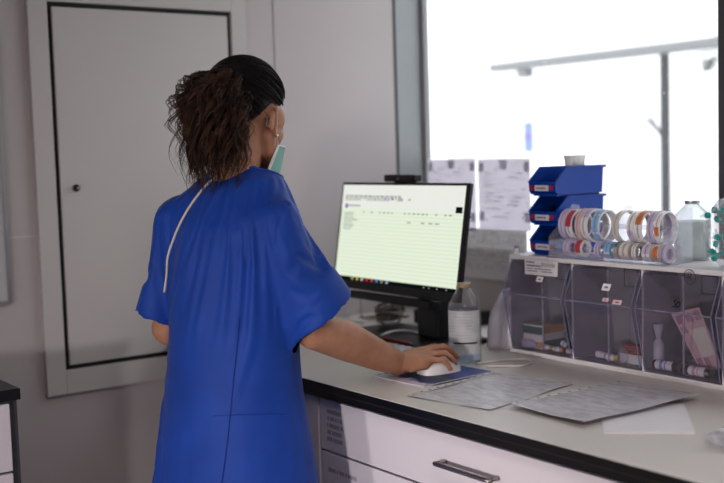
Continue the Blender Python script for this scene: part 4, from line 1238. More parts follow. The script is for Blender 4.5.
# head
body.sphere(hp(-.012,0,.032), (.092,.074,.083), HROT, 24, 16)
body.sphere(hp(.034,0,-.022), (.058,.060,.085), HROT, 20, 14)
body.sphere(hp(.050,0,-.086), (.036,.034,.028), HROT)
for s in (-1, 1):
    body.sphere(hp(.046, s*.036, -.030), (.036,.026,.030), HROT)           # cheek
    body.limb([hp(.000, s*.058, -.045), hp(.012, s*.053, -.075), hp(.048, s*.024, -.100)], [.018,.017,.014])   # jaw
    body.sphere(hp(.040, s*.048, .002), (.030,.020,.030), HROT)
    body.limb([hp(.082, s*.018, .010), hp(.078, s*.034, .0125), hp(.066, s*.046, .006)], [.0055,.006,.0055]); body.limb([hp(.080, s*.020, -.013), hp(.074, s*.036, -.013), hp(.064, s*.046, -.008)], [.006,.0065,.006])
    body.limb([hp(.078, s*.012, .020), hp(.068, s*.045, .016)], [.011,.010])  # brow
body.limb([hp(.088,0,.012), hp(.101,0,-.018), hp(.112,0,-.036)], [.009,.010,.012])       # nose
for s in (-1, 1): body.sphere(hp(.098, s*.012, -.040), (.010,.008,.008), HROT)
body.limb([hp(.088,-.016,-.068), hp(.097,0,-.066), hp(.088,.016,-.068)], [.006,.008,.006])
body.limb([hp(.086,-.013,-.077), hp(.094,0,-.078), hp(.086,.013,-.077)], [.006,.008,.006])
# ears: rim, lobe and inner plate
for s in (-1, 1):
    def ep(a, b, o=0): return hp(-.004 + a - .1*b, s*(.073 + .42*max(0,-a+.010) + o), -.018 + b)
    rim = [ep(.012,-.006), ep(.010,.012), ep(.002,.026), ep(-.012,.028,.004), ep(-.021,.016,.007), ep(-.021,-.002,.006), ep(-.014,-.017,.003), ep(-.004,-.026), ep(.006,-.022), ep(.009,-.010)]
    rim = spline(rim, 3)
    body.limb(rim, [.0042]*len(rim), 8)
    body.sphere(ep(-.004,.002,-.004), (.016,.006,.024), HROT)
    body.sphere(ep(-.002,-.023,.0), (.0075,.005,.0085), HROT)
# neck
nb0 = spine(1.36) - TF*.015
body.limb([nb0 - V((0,0,.03)), nb0 + V((.008,.002,.03)), hp(-.026,0,-.062), hp(-.015,0,-.02)], [.064,.055,.054,.058], 18)
# torso, hips, legs
def ring(z, a, b, n=28, fo=0, ro=0, tw=0):
    c = spine(z) + TF*fo + TR*ro
    return [c + TR*(a*cos(2*pi*k/n)) + TF*(b*sin(2*pi*k/n)) for k in range(n)]
body.loft([ring(.80,.155,.105), ring(.86,.165,.112), ring(.94,.160,.108), ring(1.05,.130,.092), ring(1.14,.132,.092), ring(1.24,.150,.100), ring(1.30,.150,.088), ring(1.345,.122,.062), ring(1.385,.062,.048)])
for s in (-1, 1):
    h = spine(.84) + TR*(s*.085)
    body.limb([h, h + V((0,0,-.22)) + TF*.01, h + V((0,0,-.40)) + TF*.015, h + V((0,0,-.62)) - TF*.005, h + V((0,0,-.77)) - TF*.01], [.085,.068,.052,.046,.034], 16)
    a = h + V((0,0,-.775)) - TF*.012
    body.limb([a, a + TF*.06 + V((0,0,-.030)), a + TF*.14 + V((0,0,-.045))], [.034,.030,.018])
# right arm: shoulder, elbow, wrist
S_R = V((1.226, 1.965, 1.295)); E_R = V((1.302, 1.945, 1.052)); W_R = V((1.568, 1.998, .9365))
mid = E_R.lerp(W_R, .35) + V((0,0,.004))
body.limb([S_R, S_R.lerp(E_R,.4), E_R.lerp(S_R,.15), E_R, mid, E_R.lerp(W_R,.75), W_R], [.045,.043,.042,.043,.045,.036,.028], 18)
# left arm hangs and bends forward in front of the body
S_L = V((1.122, 2.203, 1.298)); E_L = V((1.112, 2.262, 1.045)); W_L = V((1.325, 2.300, .957))
body.limb([S_L, S_L.lerp(E_L,.4), E_L, E_L.lerp(W_L,.35), E_L.lerp(W_L,.75), W_L], [.045,.043,.040,.040,.030,.025], 18)
# hands
def hand(W, u, v, w, joints, sc=1):
    P = lambda a, b, c: W + u*(a*sc) + v*(b*sc) + w*(c*sc)
    for name, js in joints.items():
        pts = [P(*j[:3]) for j in js]; body.limb(pts, [j[3]*sc for j in js], 12)
    for js in list(joints.values())[:4]:
        k = js[0]; body.limb([P(-.004, k[1]*.45, .0), P(k[0]*.5, k[1]*.75, k[2]*.62), P(*k[:3])], [.019*sc, .0165*sc, k[3]*1.2*sc], 12)
    return P
hu = (V((1.700, 1.985, 0)) - V((W_R.x, W_R.y, 0))).normalized(); hw = V((0,0,1)); hv = V((hu.y, -hu.x, 0))
JR = {
 'index':  [(.083,-.026,.016,.0100),(.124,-.027,.022,.0088),(.145,-.024,.010,.0078),(.160,-.021,-.004,.0068)],
 'middle': [(.086,-.005,.019,.0102),(.130,-.003,.024,.0090),(.153,-.001,.010,.0080),(.168,.001,-.006,.0068)],
 'ring':   [(.080,.015,.013,.0098),(.118,.024,.014,.0084),(.134,.030,-.002,.0076),(.141,.032,-.014,.0066)],
 'pinky':  [(.070,.032,.004,.0088),(.096,.044,.002,.0076),(.108,.049,-.010,.0068),(.113,.050,-.021,.0060)],
 'thumb':  [(.022,-.022,-.004,.0150),(.058,-.044,-.008,.0108),(.086,-.048,-.014,.0092),(.106,-.043,-.018,.0074)],
}
PR = hand(W_R, hu, hv, hw, JR)
body.limb([PR(.022,.022,-.006), PR(.055,.030,-.006)], [.016,.013])
# left hand resting loosely near the waist
lu = (W_L - E_L).normalized(); lv = V((-lu.y, lu.x, 0)).normalized(); lw_ = lu.cross(lv)
if lw_.z < 0: lw_ = -lw_
lv2 = lv
JL = {
 'index':  [(.085,-.026,.006,.0098),(.122,-.026,-.006,.0086),(.140,-.025,-.022,.0078),(.147,-.023,-.038,.0068)],
 'middle': [(.088,-.005,.008,.0100),(.128,-.005,-.006,.0088),(.147,-.004,-.024,.0080),(.153,-.003,-.042,.0068)],
 'ring':   [(.082,.015,.006,.0096),(.118,.017,-.008,.0084),(.134,.018,-.025,.0076),(.138,.018,-.041,.0066)],
 'pinky':  [(.073,.033,.002,.0086),(.100,.037,-.010,.0076),(.112,.039,-.024,.0068),(.115,.039,-.037,.0060)],
 'thumb':  [(.022,-.022,-.004,.0150),(.054,-.046,-.014,.0108),(.078,-.054,-.026,.0092),(.094,-.050,-.036,.0074)],
}
hand(W_L, lu, lv2, lw_, JL)
bme = freeze('body', body, .0038, 4, .5)
bme.materials.append(m_skin)
off = person.location.copy()
for v in bme.vertices: v.co -= off
bob = bpy.data.objects.new('body', bme); COL.objects.link(bob); bob.parent = person
# eyes and brows
m_eye = M('eye_white', (.75,.73,.70), .25, var=.02); m_iris = M('brown_iris', (.05,.025,.012), .2); m_lash = M('brow_hair', (.02,.012,.009), .7)
for s in (-1, 1):
    e = MB(); c = hp(.073, s*.031, -.001); e.sphere(c, .0112, HROT)
    eo = obj('eye', e, m_eye, person, smooth=True)
    i = MB(); i.sphere(c + HF*.0063 - HU*.0012, .0058, HROT); obj('iris', i, m_iris, eo, smooth=True)
    i = MB(); lid = [hp(.075+.0122*cos(a*.9), s*.030+.0125*sin(a), .0055-.004*a*a) for a in [-.9,-.45,0,.45,.9]]
    i.tube(lid, .0016, 6); obj('eyelash', i, m_lash, eo)
    bw = MB(); bw.tube(spline([hp(.092, s*.014, .020), hp(.088, s*.032, .026), hp(.072, s*.050, .020)], 4), [.002,.0025,.003,.003,.003,.0026,.002,.0015,.001][:9], 6)
    obj('eyebrow', bw, m_lash, person)

# nails on the right hand
m_nail = M('finger_nail', (.55,.32,.26), .3)
for nm in ('index', 'middle', 'ring', 'pinky'):
    j2, j3 = JR[nm][2], JR[nm][3]
    a, b = PR(*j2[:3]), PR(*j3[:3]); d = (b-a).normalized(); n_ = (hw - d*hw.dot(d)).normalized()
    sx = d.cross(n_); c = b + n_*(j3[3]*.86) + d*.001
    q_ = MB(); rot = Matrix((d, sx, n_)).transposed(); q_.sphere(c, (.0055,.0042,.0014), rot, 12, 8)
    obj('finger_nail', q_, m_nail, person, smooth=True)

# ---------------- surgical mask pulled down to the chin
m_mask = translucent('green_mask_fabric', (.40,.66,.60), (.44,.70,.64), .35)
m_maskin = M('mask_white_inside', (.72,.76,.75), .8)
N, K = 30, 14
def mp_(i, j, d=0):
    th = radians(-84 + 168*i/N); t = j/K
    top = -.048 - .014*abs(sin(th))**1.5; bot = -.140 + .010*abs(sin(th))
    u = top + (bot-top)*t
    rf = .093 - .022*t*t + .030*t*abs(sin(th)) + d; rr_ = .066 - .004*t + d
    pl = .0022*sin(t*pi*6)*(cos(th)**2)
    return hp(.010 - .034*t*abs(sin(th))**2 + (rf+pl)*max(0,cos(th))**.9, rr_*sin(th), u)
def grid(f, N, K, d): return [f(i, j, d) for j in range(K+1) for i in range(N+1)], [(r*(N+1)+c, r*(N+1)+c+1, (r+1)*(N+1)+c+1, (r+1)*(N+1)+c) for r in range(K) for c in range(N)]
mb = MB(); vs, fs = grid(mp_, N, K, .006); mb.add(vs, fs)
mk = obj('face_mask', mb, m_mask, person, smooth=True)
mb = MB(); vs, fs = grid(mp_, N, K, .0048); mb.add(vs, [f[::-1] for f in fs]); obj('mask_lining', mb, m_maskin, mk, smooth=True)
mb = MB()
mb.tube([mp_(i, 0, .0058) for i in range(N+1)], .0022, 6); mb.tube([mp_(i, K, .0058) for i in range(N+1)], .0022, 6)
for i in (0, N): mb.tube([mp_(i, j, .0058) for j in range(K+1)], .0035, 6)
obj('mask_edge', mb, m_maskin, mk, smooth=True)
for s, i in ((-1, 0), (1, N)):
    p0, p1 = mp_(i, 0, .006), mp_(i, K, .006)
    lp_ = spline([p0, hp(.012, s*.069, -.025), hp(.004, s*.073, .004), hp(-.010, s*.074, .012), hp(-.020, s*.070, -.002), hp(-.020, s*.064, -.028)], 5)
    obj('ear_loop', MB().tube(lp_, .0006, 6), m_maskin, mk, smooth=True)
er = MB(); ec = hp(-.004, .083, -.045); er.sphere(ec, .0034)
obj('earring', er, M('silver_stud', (.7,.68,.66), .2, metal=1), person, smooth=True)

# ---------------- hair
def hairmat(name, c0, c1, rough=.42, spec=.5):
    m, nt, out = newmat(name)
    b = nt.nodes.new('ShaderNodeBsdfPrincipled'); tc = nt.nodes.new('ShaderNodeTexCoord')
    nz = nt.nodes.new('ShaderNodeTexNoise'); nz.inputs['Scale'].default_value = 30; nz.inputs['Detail'].default_value = 3
    link(nt, tc.outputs['Object'], nz.inputs['Vector'])
    cr = nt.nodes.new('ShaderNodeValToRGB'); el = cr.color_ramp.elements
    el[0].position = .35; el[0].color = (*c0,1); el[1].position = .7; el[1].color = (*c1,1)
    link(nt, nz.outputs['Fac'], cr.inputs[0]); link(nt, cr.outputs[0], b.inputs['Base Color'])
    b.inputs['Roughness'].default_value = rough; b.inputs['Specular IOR Level'].default_value = spec
    link(nt, b.outputs[0], out.inputs['Surface']); return m
m_hair = hairmat('dark_brown_hair', (.006,.0045,.004), (.013,.009,.0075), .5, .22)
m_curl = hairmat('auburn_brown_curls', (.016,.008,.005), (.085,.036,.019), .45, .3)
TIE = hp(-.098, -.002, .070)
HCC, HRAD = (-.013, 0, .034), (.101,.083,.092)
def hairline(az):   # lowest elevation covered by hair, az from the front (0) to the back (pi)
    tb = [(0,.80),(.6,.72),(.95,.25),(1.22,-.10),(1.42,-.16),(1.55,-.02),(1.75,-.20),(2.1,-.62),(2.6,-.86),(pi,-.92)]
    for a, b in zip(tb, tb[1:]):
        if az <= b[0]: return a[1] + (b[1]-a[1])*(az-a[0])/(b[0]-a[0])
    return tb[-1][1]
def hs(az, el, k=1.0):   # az signed (right positive)
    r_ = k
    return hp(HCC[0]+HRAD[0]*r_*cos(el)*cos(az), HCC[1]+HRAD[1]*r_*cos(el)*sin(az), HCC[2]+HRAD[2]*r_*sin(el))
mb = MB(); NA, NE = 64, 20; vs = []
for j in range(NE+1):
    for i in range(NA):
        az = -pi + 2*pi*i/NA; lo = hairline(abs(az)); el_ = lo + (pi/2-lo)*j/NE
        k = 1.0 + .02*sin(az*17+el_*3)*.4 - (.05 if j == 0 else 0)
        vs.append(hs(az, el_, k))
mb.add(vs, [(j*NA+i, j*NA+(i+1) % NA, (j+1)*NA+(i+1) % NA, (j+1)*NA+i) for j in range(NE) for i in range(NA)])
hair = obj('hair', mb, m_hair, person, smooth=True)
# combed-back strands over the skull
rr = random.Random(12); mb = MB()
tdir = V((-.085/.10, 0, .036/.09)).normalized()
for n_ in range(1500):
    az = rr.uniform(-pi, pi); lo = hairline(abs(az))
    el_ = lo + (rr.random()**1.6)*(1.2-lo)
    d0 = V((cos(el_)*cos(az), cos(el_)*sin(az), sin(el_)))
    if d0.dot(tdir) > .93: continue
    ph = rr.uniform(0, 6.28); wa = rr.uniform(.004, .02); lift = rr.uniform(.995, 1.035)
    pts = []
    sw = rr.uniform(-.25, .25)
    for i in range(15):
        t = i/14; d = (d0*(1-t) + tdir*t)
        side = d0.cross(tdir)
        d = d + side*(wa*sin(ph+t*7) + sw*.25*sin(pi*t)); d.normalize()
        k = lift + .035*sin(pi*t) if t > .08 else lift - .02
        pts.append(hp(HCC[0]+HRAD[0]*k*d.x, HCC[1]+HRAD[1]*k*d.y, HCC[2]+HRAD[2]*k*d.z))
    mb.tube(pts, [.0008]*14+[.0004], 3, cap=False)
obj('combed_strands', mb, m_hair, hair, smooth=True)
# stray hairs
mb = MB()
for n_ in range(40):
    az = rr.uniform(1.3, pi)*rr.choice([-1,1,1]); el_ = rr.uniform(hairline(abs(az)), .9)
    p = hs(az, el_, 1.0); o_ = (p - hp(*HCC)).normalized(); L = rr.uniform(.012, .03)
    tdn = V((rr.uniform(-.4,.4), rr.uniform(-.4,.4), -.7)); 
    mb.tube(spline([p, p+o_*L*.4+tdn*L*.2, p+o_*L*.7+tdn*L*.7, p+o_*L*.6+tdn*L*1.3], 4), .00035, 3, cap=False)
obj('stray_hairs', mb, m_hair, hair)
# curly ponytail
pt_ = MB(); rr = random.Random(21)
BK = -HF.copy(); BK.z = 0; BK.normalize(); LAT = V((-BK.y, BK.x, 0))
if LAT.dot(RC @ V((1,0,0))) < 0: LAT = -LAT
def lock(p0, p1, p2, p3, R, turns, ph, nst, thick, spread):
    NP = 34
    base = []
    for i in range(NP):
        t = i/(NP-1)
        base.append(p0*((1-t)**3) + p1*(3*t*(1-t)**2) + p2*(3*t*t*(1-t)) + p3*(t**3))
    for s_ in range(nst):
        o1, o2 = rr.gauss(0, spread), rr.gauss(0, spread); dph = rr.gauss(0, .22); kr = rr.uniform(.85, 1.15); cut = rr.randint(NP-9, NP)
        pts = []
        for i in range(cut):
            t = i/(NP-1)
            d = (base[min(i+1,NP-1)] - base[max(i-1,0)]).normalized()
            a = d.orthogonal().normalized() if i == 0 else (a - d*a.dot(d)).normalized()
            b = d.cross(a)
            g = min(1, t*3.2)
            ang = ph + dph + turns*2*pi*t**.85
            pts.append(base[i] + (a*cos(ang) + b*sin(ang))*(R*kr*g) + (a*o1 + b*o2)*(.35+t*.9))
        n2 = len(pts)
        pt_.tube(pts, [thick*(1 if i < n2-6 else (n2-i)/7+.15) for i in range(n2)], 3, cap=False)
for L_ in range(230):
    lat = rr.uniform(-1, 1); bk = rr.uniform(.0, 1); L = rr.uniform(.45, 1)
    w_ = sqrt(max(0, 1-lat*lat))
    drop = .245*L
    p0 = TIE + V((0,0,rr.uniform(-.012,.012))) + LAT*rr.uniform(-.015,.015) - BK*.008
    p1 = TIE + BK*(.014+.065*bk) + LAT*(.050*lat) + V((0,0,.024*rr.uniform(-.3,1)))
    wide = LAT*(.084*lat + .004)
    p2 = TIE + BK*(.022+.080*bk*w_) + wide + V((0,0,-.45*drop))
    p3 = TIE + BK*(.022+.055*bk*w_) + LAT*(.070*lat*(1.1-.35*L) - .002) + V((0,0,-drop-.02))
    lock(p0, p1, p2, p3, rr.uniform(.006,.0125), rr.uniform(2.8,5.0), rr.uniform(0,6.28), rr.randint(5, 9), .0010, .0016)
for L_ in range(60):   # loose flyaway curls at the rim
    lat = rr.choice([-1,1,-1])*rr.uniform(.85, 1.25); L = rr.uniform(.3, 1.1); bk = rr.uniform(0,1); drop = .235*L
    p0 = TIE.copy(); p1 = TIE + BK*(.02+.04*bk) + LAT*(.045*lat) + V((0,0,.02))
    p2 = TIE + BK*(.03+.05*bk) + LAT*(.088*lat) + V((0,0,-.4*drop)); p3 = TIE + BK*(.03+.03*bk) + LAT*(.074*lat) + V((0,0,-drop-.01))
    lock(p0, p1, p2, p3, rr.uniform(.008,.014), rr.uniform(3,5), rr.uniform(0,6.28), rr.randint(1, 4), .0007, .002)
pony = obj('ponytail', pt_, m_curl, person, smooth=True)
tie_ = MB(); tp = [TIE + BK*.004 + (LAT*cos(a) + HU*sin(a))*.019 for a in [2*pi*k/20 for k in range(20)]]
tie_.tube(tp, .0045, 8, True); obj('hair_tie', tie_, m_black, pony, smooth=True)
# dense core so that the ponytail is not see-through
core = MB(); rings = []
for i in range(11):
    t = i/10
    c = TIE + BK*(.008+.022*sin(pi*min(1,t*1.1)*.8)) + V((0,0,.006-.17*t)) - LAT*.005*t
    rw_ = .012 + .026*sin(pi*(.12+.80*t)); rd = .010 + .014*sin(pi*(.12+.80*t))
    rings.append([c + LAT*(rw_*cos(a))*(1+.12*sin(5*a+i)) + BK*(rd*sin(a)) for a in [2*pi*k/20 for k in range(20)]])
core.loft(rings); obj('inner_curls', core, m_hair, pony, smooth=True)
# ---------------- gown
def gownmat():
    m, nt, out = newmat('blue_nonwoven_gown')
    b = nt.nodes.new('ShaderNodeBsdfPrincipled'); tc = nt.nodes.new('ShaderNodeTexCoord')
    nz = nt.nodes.new('ShaderNodeTexNoise'); nz.inputs['Scale'].default_value = 9; nz.inputs['Detail'].default_value = 6
    link(nt, tc.outputs['Object'], nz.inputs['Vector'])
    cr = nt.nodes.new('ShaderNodeValToRGB'); el = cr.color_ramp.elements
    el[0].position = .3; el[0].color = (.003,.042,.27,1); el[1].position = .75; el[1].color = (.006,.058,.36,1)
    link(nt, nz.outputs['Fac'], cr.inputs[0]); link(nt, cr.outputs[0], b.inputs['Base Color'])
    b.inputs['Roughness'].default_value = .62; b.inputs['Specular IOR Level'].default_value = .3
    b.inputs['Sheen Weight'].default_value = .08; b.inputs['Sheen Roughness'].default_value = .5
    n2 = nt.nodes.new('ShaderNodeTexNoise'); n2.inputs['Scale'].default_value = 260; n2.inputs['Detail'].default_value = 2
    link(nt, tc.outputs['Object'], n2.inputs['Vector'])
    bp = nt.nodes.new('ShaderNodeBump'); bp.inputs['Strength'].default_value = .12; bp.inputs['Distance'].default_value = .001
    n3 = nt.nodes.new('ShaderNodeTexNoise'); n3.noise_type = 'RIDGED_MULTIFRACTAL'; n3.inputs['Scale'].default_value = 7; n3.inputs['Detail'].default_value = 3; n3.inputs['Distortion'].default_value = .5
    link(nt, tc.outputs['Object'], n3.inputs['Vector'])
    b3 = nt.nodes.new('ShaderNodeBump'); b3.inputs['Strength'].default_value = .5; b3.inputs['Distance'].default_value = .016
    link(nt, n3.outputs['Fac'], b3.inputs['Height']); link(nt, b3.outputs['Normal'], bp.inputs['Normal'])
    link(nt, n2.outputs['Fac'], bp.inputs['Height']); link(nt, bp.outputs['Normal'], b.inputs['Normal'])
    link(nt, b.outputs[0], out.inputs['Surface'])
    return m
m_gown = gownmat()
g = MB()
def gring(z, a, b, fo=0, ro=0, n=48, fold=0, nf=9, ph=0):
    c = spine(z) + TF*fo + TR*ro
    out = []
    for k in range(n):
        t = 2*pi*k/n
        m_ = 1 + fold*(sin(nf*t+ph) + .5*sin((nf*2-3)*t+ph*2.3))
        out.append(c + TR*(a*cos(t)*m_) + TF*(b*sin(t)*m_))
    return out
HEM = .50
g.loft([gring(HEM-.03,.226,.185,fold=.035,ph=.4,ro=.009), gring(.60,.218,.178,fold=.03,ph=.3,ro=.008), gring(.72,.206,.166,fold=.024,ph=.2,ro=.007), gring(.85,.182,.150,fold=.016,ro=.004), gring(.95,.165,.138,fold=.010),
        gring(1.05,.154,.130,fold=.012,nf=7,ph=-.4), gring(1.14,.157,.132,fold=.028,nf=7,ph=.0), gring(1.22,.166,.132,fold=.034,nf=7,ph=.5), gring(1.28,.172,.126,fold=.028,nf=7,ph=.9), gring(1.32,.168,.112,fold=.014,nf=7,ph=1.2), gring(1.35,.148,.092), gring(1.378,.112,.076, fo=.004), gring(1.398,.078,.068, fo=.010), gring(1.43,.060,.060, fo=.02)])
# sleeves: elliptical flared tubes
def sleeve_tube(S, H, ax, ay, r0):
    d = (H-S); rings = []
    stt = S - d*.12
    n = 36
    x0 = ax.normalized(); y0 = ay.normalized()
    for i in range(8):
        t = i/7; c = stt.lerp(H + d*.06, t)
        ra = r0*(1-t) + ax.length*t; rb = r0*(1-t) + ay.length*t
        rings.append([c + x0*(ra*cos(2*pi*k/n)) + y0*(rb*sin(2*pi*k/n)) for k in range(n)])
    g.loft(rings)
SR0 = V((1.228, 1.958, 1.304)); HRm = V((1.306, 1.926, 1.104))
a1 = (V((1.366,1.908,1.150)) - V((1.241,1.942,1.060)))*.5
dR = (HRm-SR0).normalized(); a1 *= 1.04; a2 = dR.cross(a1).normalized()*.070
sleeve_tube(SR0, HRm, a1, a2, .056)
SL0 = V((1.114, 2.208, 1.308)); HLm = V((1.099, 2.256, 1.106))
b1 = (V((1.086,2.217,1.076)) - V((1.064,2.300,1.123)))
dL = (HLm-SL0).normalized(); b1 = TF - dL*TF.dot(dL); b1 = b1.normalized()*.078; b2_ = dL.cross(b1).normalized()*.060
sleeve_tube(SL0, HLm, b1, b2_, .054)
gme = freeze('gown', g, .0085, 6, .5)
# open the hem, the cuffs and the neck
bm = bmesh.new(); bm.from_mesh(gme)
NP_, NN = spine(1.400) + TF*.010, (UPV*.93 + TF*.30).normalized()
kill = []
for f in bm.faces:
    c = f.calc_center_median()
    if c.z < HEM: kill.append(f); continue
    if (c-NP_).dot(NN) > 0 and (c-NP_).length < .10: kill.append(f); continue
    if (c-HRm).dot(dR) > 0 and f.normal.dot(dR) > .5 and ((c-HRm).dot(a1)/a1.length_squared)**2 + ((c-HRm).dot(a2)/a2.length_squared)**2 < 1.1: kill.append(f); continue
    if (c-HLm).dot(dL) > 0 and f.normal.dot(dL) > .5 and ((c-HLm).dot(b1)/b1.length_squared)**2 + ((c-HLm).dot(b2_)/b2_.length_squared)**2 < 1.1: kill.append(f)
bmesh.ops.delete(bm, geom=kill, context='FACES')
bmesh.ops.smooth_vert(bm, verts=[v for v in bm.verts if v.is_boundary], factor=.5, use_axis_x=True, use_axis_y=True, use_axis_z=True)
bm.to_mesh(gme); bm.free()
# ---- drape: let the cloth settle over the body, then keep the settled shape
def drape(me, frames=42):
    tmp = []
    def add(name, m_):
        o = bpy.data.objects.new(name, m_); COL.objects.link(o); tmp.append(o); return o
    cm = freeze('collider', body, .010, 2)
    co_ = add('collider', cm); c_ = co_.modifiers.new('collision', 'COLLISION')
    co_.collision.thickness_outer = .004; co_.collision.cloth_friction = 8
    wm = bpy.data.meshes.new('wt'); bx = MB().box(WX-.001, XR, .3, YB, .1, ZT); wm.from_pydata(bx.v, [], bx.f)
    wo_ = add('wt', wm); wo_.modifiers.new('collision', 'COLLISION'); wo_.collision.thickness_outer = .004
    km = bpy.data.meshes.new('core'); kb_ = MB()
    kb_.loft([ring(z_, a_, b_, ro=.007*(1.05-z_)/.35 if z_ < 1.05 else 0) for z_, a_, b_ in ((.42,.206,.168),(.60,.200,.158),(.72,.188,.146),(.85,.166,.132),(.95,.150,.122),(1.05,.142,.116),(1.2,.138,.108),(1.28,.140,.098))])
    km.from_pydata(kb_.v, [], kb_.f)
    ko_ = add('core', km); ko_.modifiers.new('collision', 'COLLISION'); ko_.collision.thickness_outer = .003; ko_.collision.cloth_friction = 10
    o = add('drape', me)
    vg = o.vertex_groups.new(name='pin')
    for v in me.vertices:
        d = (v.co - NP_)
        if v.co.z > 1.352 and d.length < .10: vg.add([v.index], min(1, (v.co.z-1.352)/.02), 'REPLACE')
        else:
            wr = (v.co-SR0).dot(dR)/(HRm-SR0).length; wl = (v.co-SL0).dot(dL)/(HLm-SL0).length
            inr = (v.co-SR0-dR*(v.co-SR0).dot(dR)).length < .10 and (v.co-spine(v.co.z)).dot(TR) > .13
            inl = (v.co-SL0-dL*(v.co-SL0).dot(dL)).length < .10 and (v.co-spine(v.co.z)).dot(TR) < -.13
            if inr and wr > .2: vg.add([v.index], .22*min(1, (wr-.2)/.6), 'REPLACE')
            elif inl and wl > .2: vg.add([v.index], .18*min(1, (wl-.2)/.6), 'REPLACE')
            elif v.co.z < .8: vg.add([v.index], .03, 'REPLACE')
    vs2 = o.vertex_groups.new(name='ease')
    for v in me.vertices:
        q_ = abs((v.co-spine(v.co.z)).dot(TR)); s_ = (v.co-SR0).dot(dR) if (v.co-spine(v.co.z)).dot(TR) > 0 else (v.co-SL0).dot(dL)
        e_ = min(1, max(0, (q_-.125)/.04)) if v.co.z > 1.06 and s_ > .02 else 0
        if e_ > 0: vs2.add([v.index], e_, 'REPLACE')
    cl = o.modifiers.new('cloth', 'CLOTH'); st = cl.settings
    st.quality = 7; st.mass = .18; st.air_damping = 1.5
    st.tension_stiffness = 25; st.compression_stiffness = 25; st.shear_stiffness = 12; st.bending_stiffness = BEND
    st.tension_damping = 8; st.compression_damping = 8; st.shear_damping = 8; st.bending_damping = .5
    st.vertex_group_mass = 'pin'; st.shrink_min = SHRINK; st.vertex_group_shrink = 'ease'; st.shrink_max = 0.0
    cl.collision_settings.collision_quality = 3; cl.collision_settings.distance_min = .003
    cl.collision_settings.use_self_collision = False
    cl.point_cache.frame_start = 1; cl.point_cache.frame_end = frames
    for f in range(1, frames+1): SC.frame_set(f)
    dg = bpy.context.evaluated_depsgraph_get()
    out = bpy.data.meshes.new_from_object(o.evaluated_get(dg))
    for o in tmp: bpy.data.objects.remove(o)
    SC.frame_set(1)
    return out
BEND, SHRINK = 2.0, -.06
gme = drape(gme)
gme.name = 'surgical_gown'
for v in gme.vertices: v.co -= off
gme.materials.clear(); gme.materials.append(m_gown)
for p in gme.polygons: p.use_smooth = True
gown = bpy.data.objects.new('surgical_gown', gme); COL.objects.link(gown); gown.parent = person
so = gown.modifiers.new('thickness', 'SOLIDIFY'); so.thickness = .0012; so.offset = -1
gown.modifiers.new('subd', 'SUBSURF').levels = 1; gown.modifiers['subd'].render_levels = 1

# cream binding: round the neck opening and down the open back edge
dg = bpy.context.evaluated_depsgraph_get(); dg.update()
bv = BVHTree.FromPolygons([v.co + off for v in gme.vertices], [list(p.vertices) for p in gme.polygons])
def onto(px, py):
    o_ = V((0,0,CH)); d = _ray(px, py).normalized(); h = bv.ray_cast(o_, d)
    return (h[0] + (h[1] if h[1].dot(d) < 0 else -h[1])*.0025) if h[0] is not None else None
m_bind = M('cream_binding', (.62,.57,.47), .7)
pts = [onto(*p) for p in [(249,168.5),(240,168),(230,170.5),(220,175.5),(211,182),(203,190.5),(195,201),(187,213),(180,226),(174,241),(169,257),(166.5,275),(165.5,292)]]
pts = [p for p in pts if p is not None]
sp_ = spline(pts, 5); bn = MB(); bn.tube(sp_, .0030, 8)
obj('neck_binding', bn, m_bind, gown, smooth=True)
neck = []
for k in range(40):
    a = 2*pi*k/40; d = TR*cos(a) + TF*sin(a); d = (d - NN*d.dot(NN)).normalized()
    h = bv.ray_cast(NP_ - NN*.006 + d*.2, -d)
    if h[0] is not None and (h[0]-NP_).length < .13: neck.append(h[0] + d*.0008)
if len(neck) > 12: obj('collar_edge', MB().tube(neck, .0024, 8, True), m_gown, gown, smooth=True)
for nm, pl_, r_ in (('back_seam', [(239,318),(237,345),(234,375),(231,405),(228,435),(225,460),(222,482)], .0009), ('fold_crease', [(214,416),(232,415),(250,414.5),(268,414),(284,414.5)], .0008)):
    q_ = [onto(*p) for p in pl_]; q_ = [p for p in q_ if p is not None]
    if len(q_) > 2: obj(nm, MB().tube(spline(q_, 6), r_, 6), m_gown, gown, smooth=True)
# trousers and shoes below the gown
m_tr = M('blue_scrub_trousers', (.03,.07,.22), .8); m_shoe = M('white_clog', (.7,.7,.7), .5)
for s in (-1, 1):
    h = spine(.84) + TR*(s*.078); rings = []
    for z_, r_ in ((.80,.070),(.62,.072),(.44,.070),(.25,.070),(.10,.073),(.085,.070)):
        c = V((h.x, h.y, z_)) + TF*.005
        rings.append([c + V((r_*cos(2*pi*k/24), r_*sin(2*pi*k/24), 0)) for k in range(24)])
    obj('trouser_leg', MB().loft(rings), m_tr, person, smooth=True)
    a = h + V((0,0,-.84)) - TF*.012; rings = []
    for f_, w_, t_ in ((-.060,.020,.05),(-.05,.034,.075),(-.01,.040,.085),(.06,.044,.075),(.13,.046,.055),(.175,.036,.04),(.192,.016,.025)):
        c = a + TF*f_
        rings.append([c + TR*(w_*cos(2*pi*k/18)) + V((0,0,.002 + t_*(.5+.5*sin(2*pi*k/18)))) for k in range(18)])
    obj('shoe', MB().loft(rings), m_shoe, person, smooth=True)
# ------------------------------------------------------------------ light, world, camera
w = bpy.data.worlds.new('overcast_sky'); SC.world = w; w.use_nodes = True
nt = w.node_tree; nt.nodes.clear()
bg = nt.nodes.new('ShaderNodeBackground'); wo = nt.nodes.new('ShaderNodeOutputWorld')
bg.inputs['Color'].default_value = (.93,.965,1,1); bg.inputs['Strength'].default_value = 2.5
link(nt, bg.outputs[0], wo.inputs['Surface'])

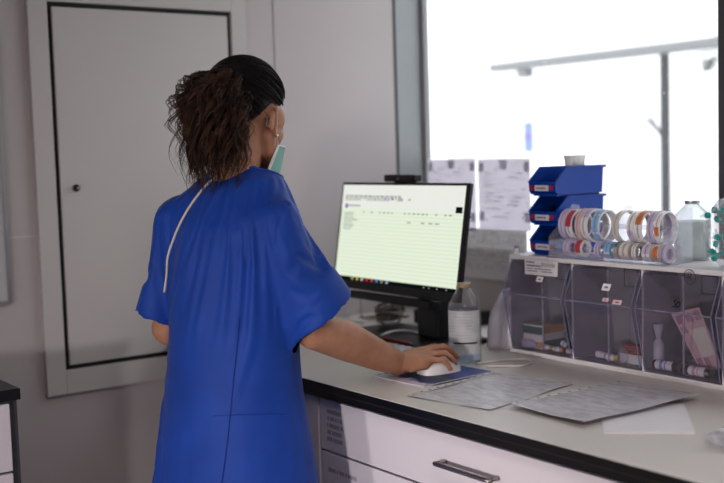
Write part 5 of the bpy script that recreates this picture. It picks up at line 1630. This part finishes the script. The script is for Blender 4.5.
def area(name, loc, target, size, energy, col=(1,1,1), size_y=None, portal=False, spread=None):
    l = bpy.data.lights.new(name, 'AREA'); l.energy = energy; l.color = col
    l.shape = 'RECTANGLE'; l.size = size; l.size_y = size_y or size
    if spread: l.spread = spread
    o = bpy.data.objects.new(name, l); COL.objects.link(o); o.location = loc
    o.rotation_euler = (V(target)-V(loc)).to_track_quat('-Z', 'Y').to_euler()
    if portal: l.cycles.is_portal = True
    return o
area('window_portal', (XR+.10, (WY0+WY1)/2, (WZ0+WZ1)/2), (0, (WY0+WY1)/2, (WZ0+WZ1)/2), WY1-WY0, 0, portal=True, size_y=WZ1-WZ0)
# two lamps on the left wall throw the person's shadow onto the drawers
area('lamp_light', (-1.10, .60, .95), (1.43, 1.7, .76), .14, 4.6, (1,.92,.92), spread=radians(70))
area('lamp_light', (-1.10, 1.75, 1.0), (1.43, 1.9, .76), .14, 1.6, (1,.92,.92), spread=radians(70))
# warm fill light added up behind the camera, with no lamp built there
area('ceiling_fill', (.2, -.3, ZC-.03), (.2, -.3, 0), .6, 27, (1,.89,.87), size_y=1.2)

cam = bpy.data.cameras.new('camera'); co = bpy.data.objects.new('camera', cam); COL.objects.link(co); SC.camera = co
cam.sensor_fit = 'HORIZONTAL'; cam.sensor_width = 36; cam.lens = 36*FPX/724
rot = Matrix((RC @ V((1,0,0)), RC @ V((0,-1,0)), RC @ V((0,0,-1)))).transposed()
co.matrix_world = Matrix.Translation((0,0,CH)) @ rot.to_4x4()
cam.clip_start = .05
cam.shift_y = 0
cam.dof.use_dof = True; cam.dof.focus_distance = 2.38; cam.dof.aperture_fstop = 2.2
vs_ = SC.view_settings; vs_.view_transform = 'Standard'; vs_.look = 'None'; vs_.exposure = .14; vs_.gamma = .92
try:
    SC.cycles.use_denoising = True
    SC.cycles.max_bounces = 12; SC.cycles.transparent_max_bounces = 24
    SC.cycles.sample_clamp_indirect = 6; SC.cycles.caustics_refractive = False; SC.cycles.caustics_reflective = False
except Exception: pass
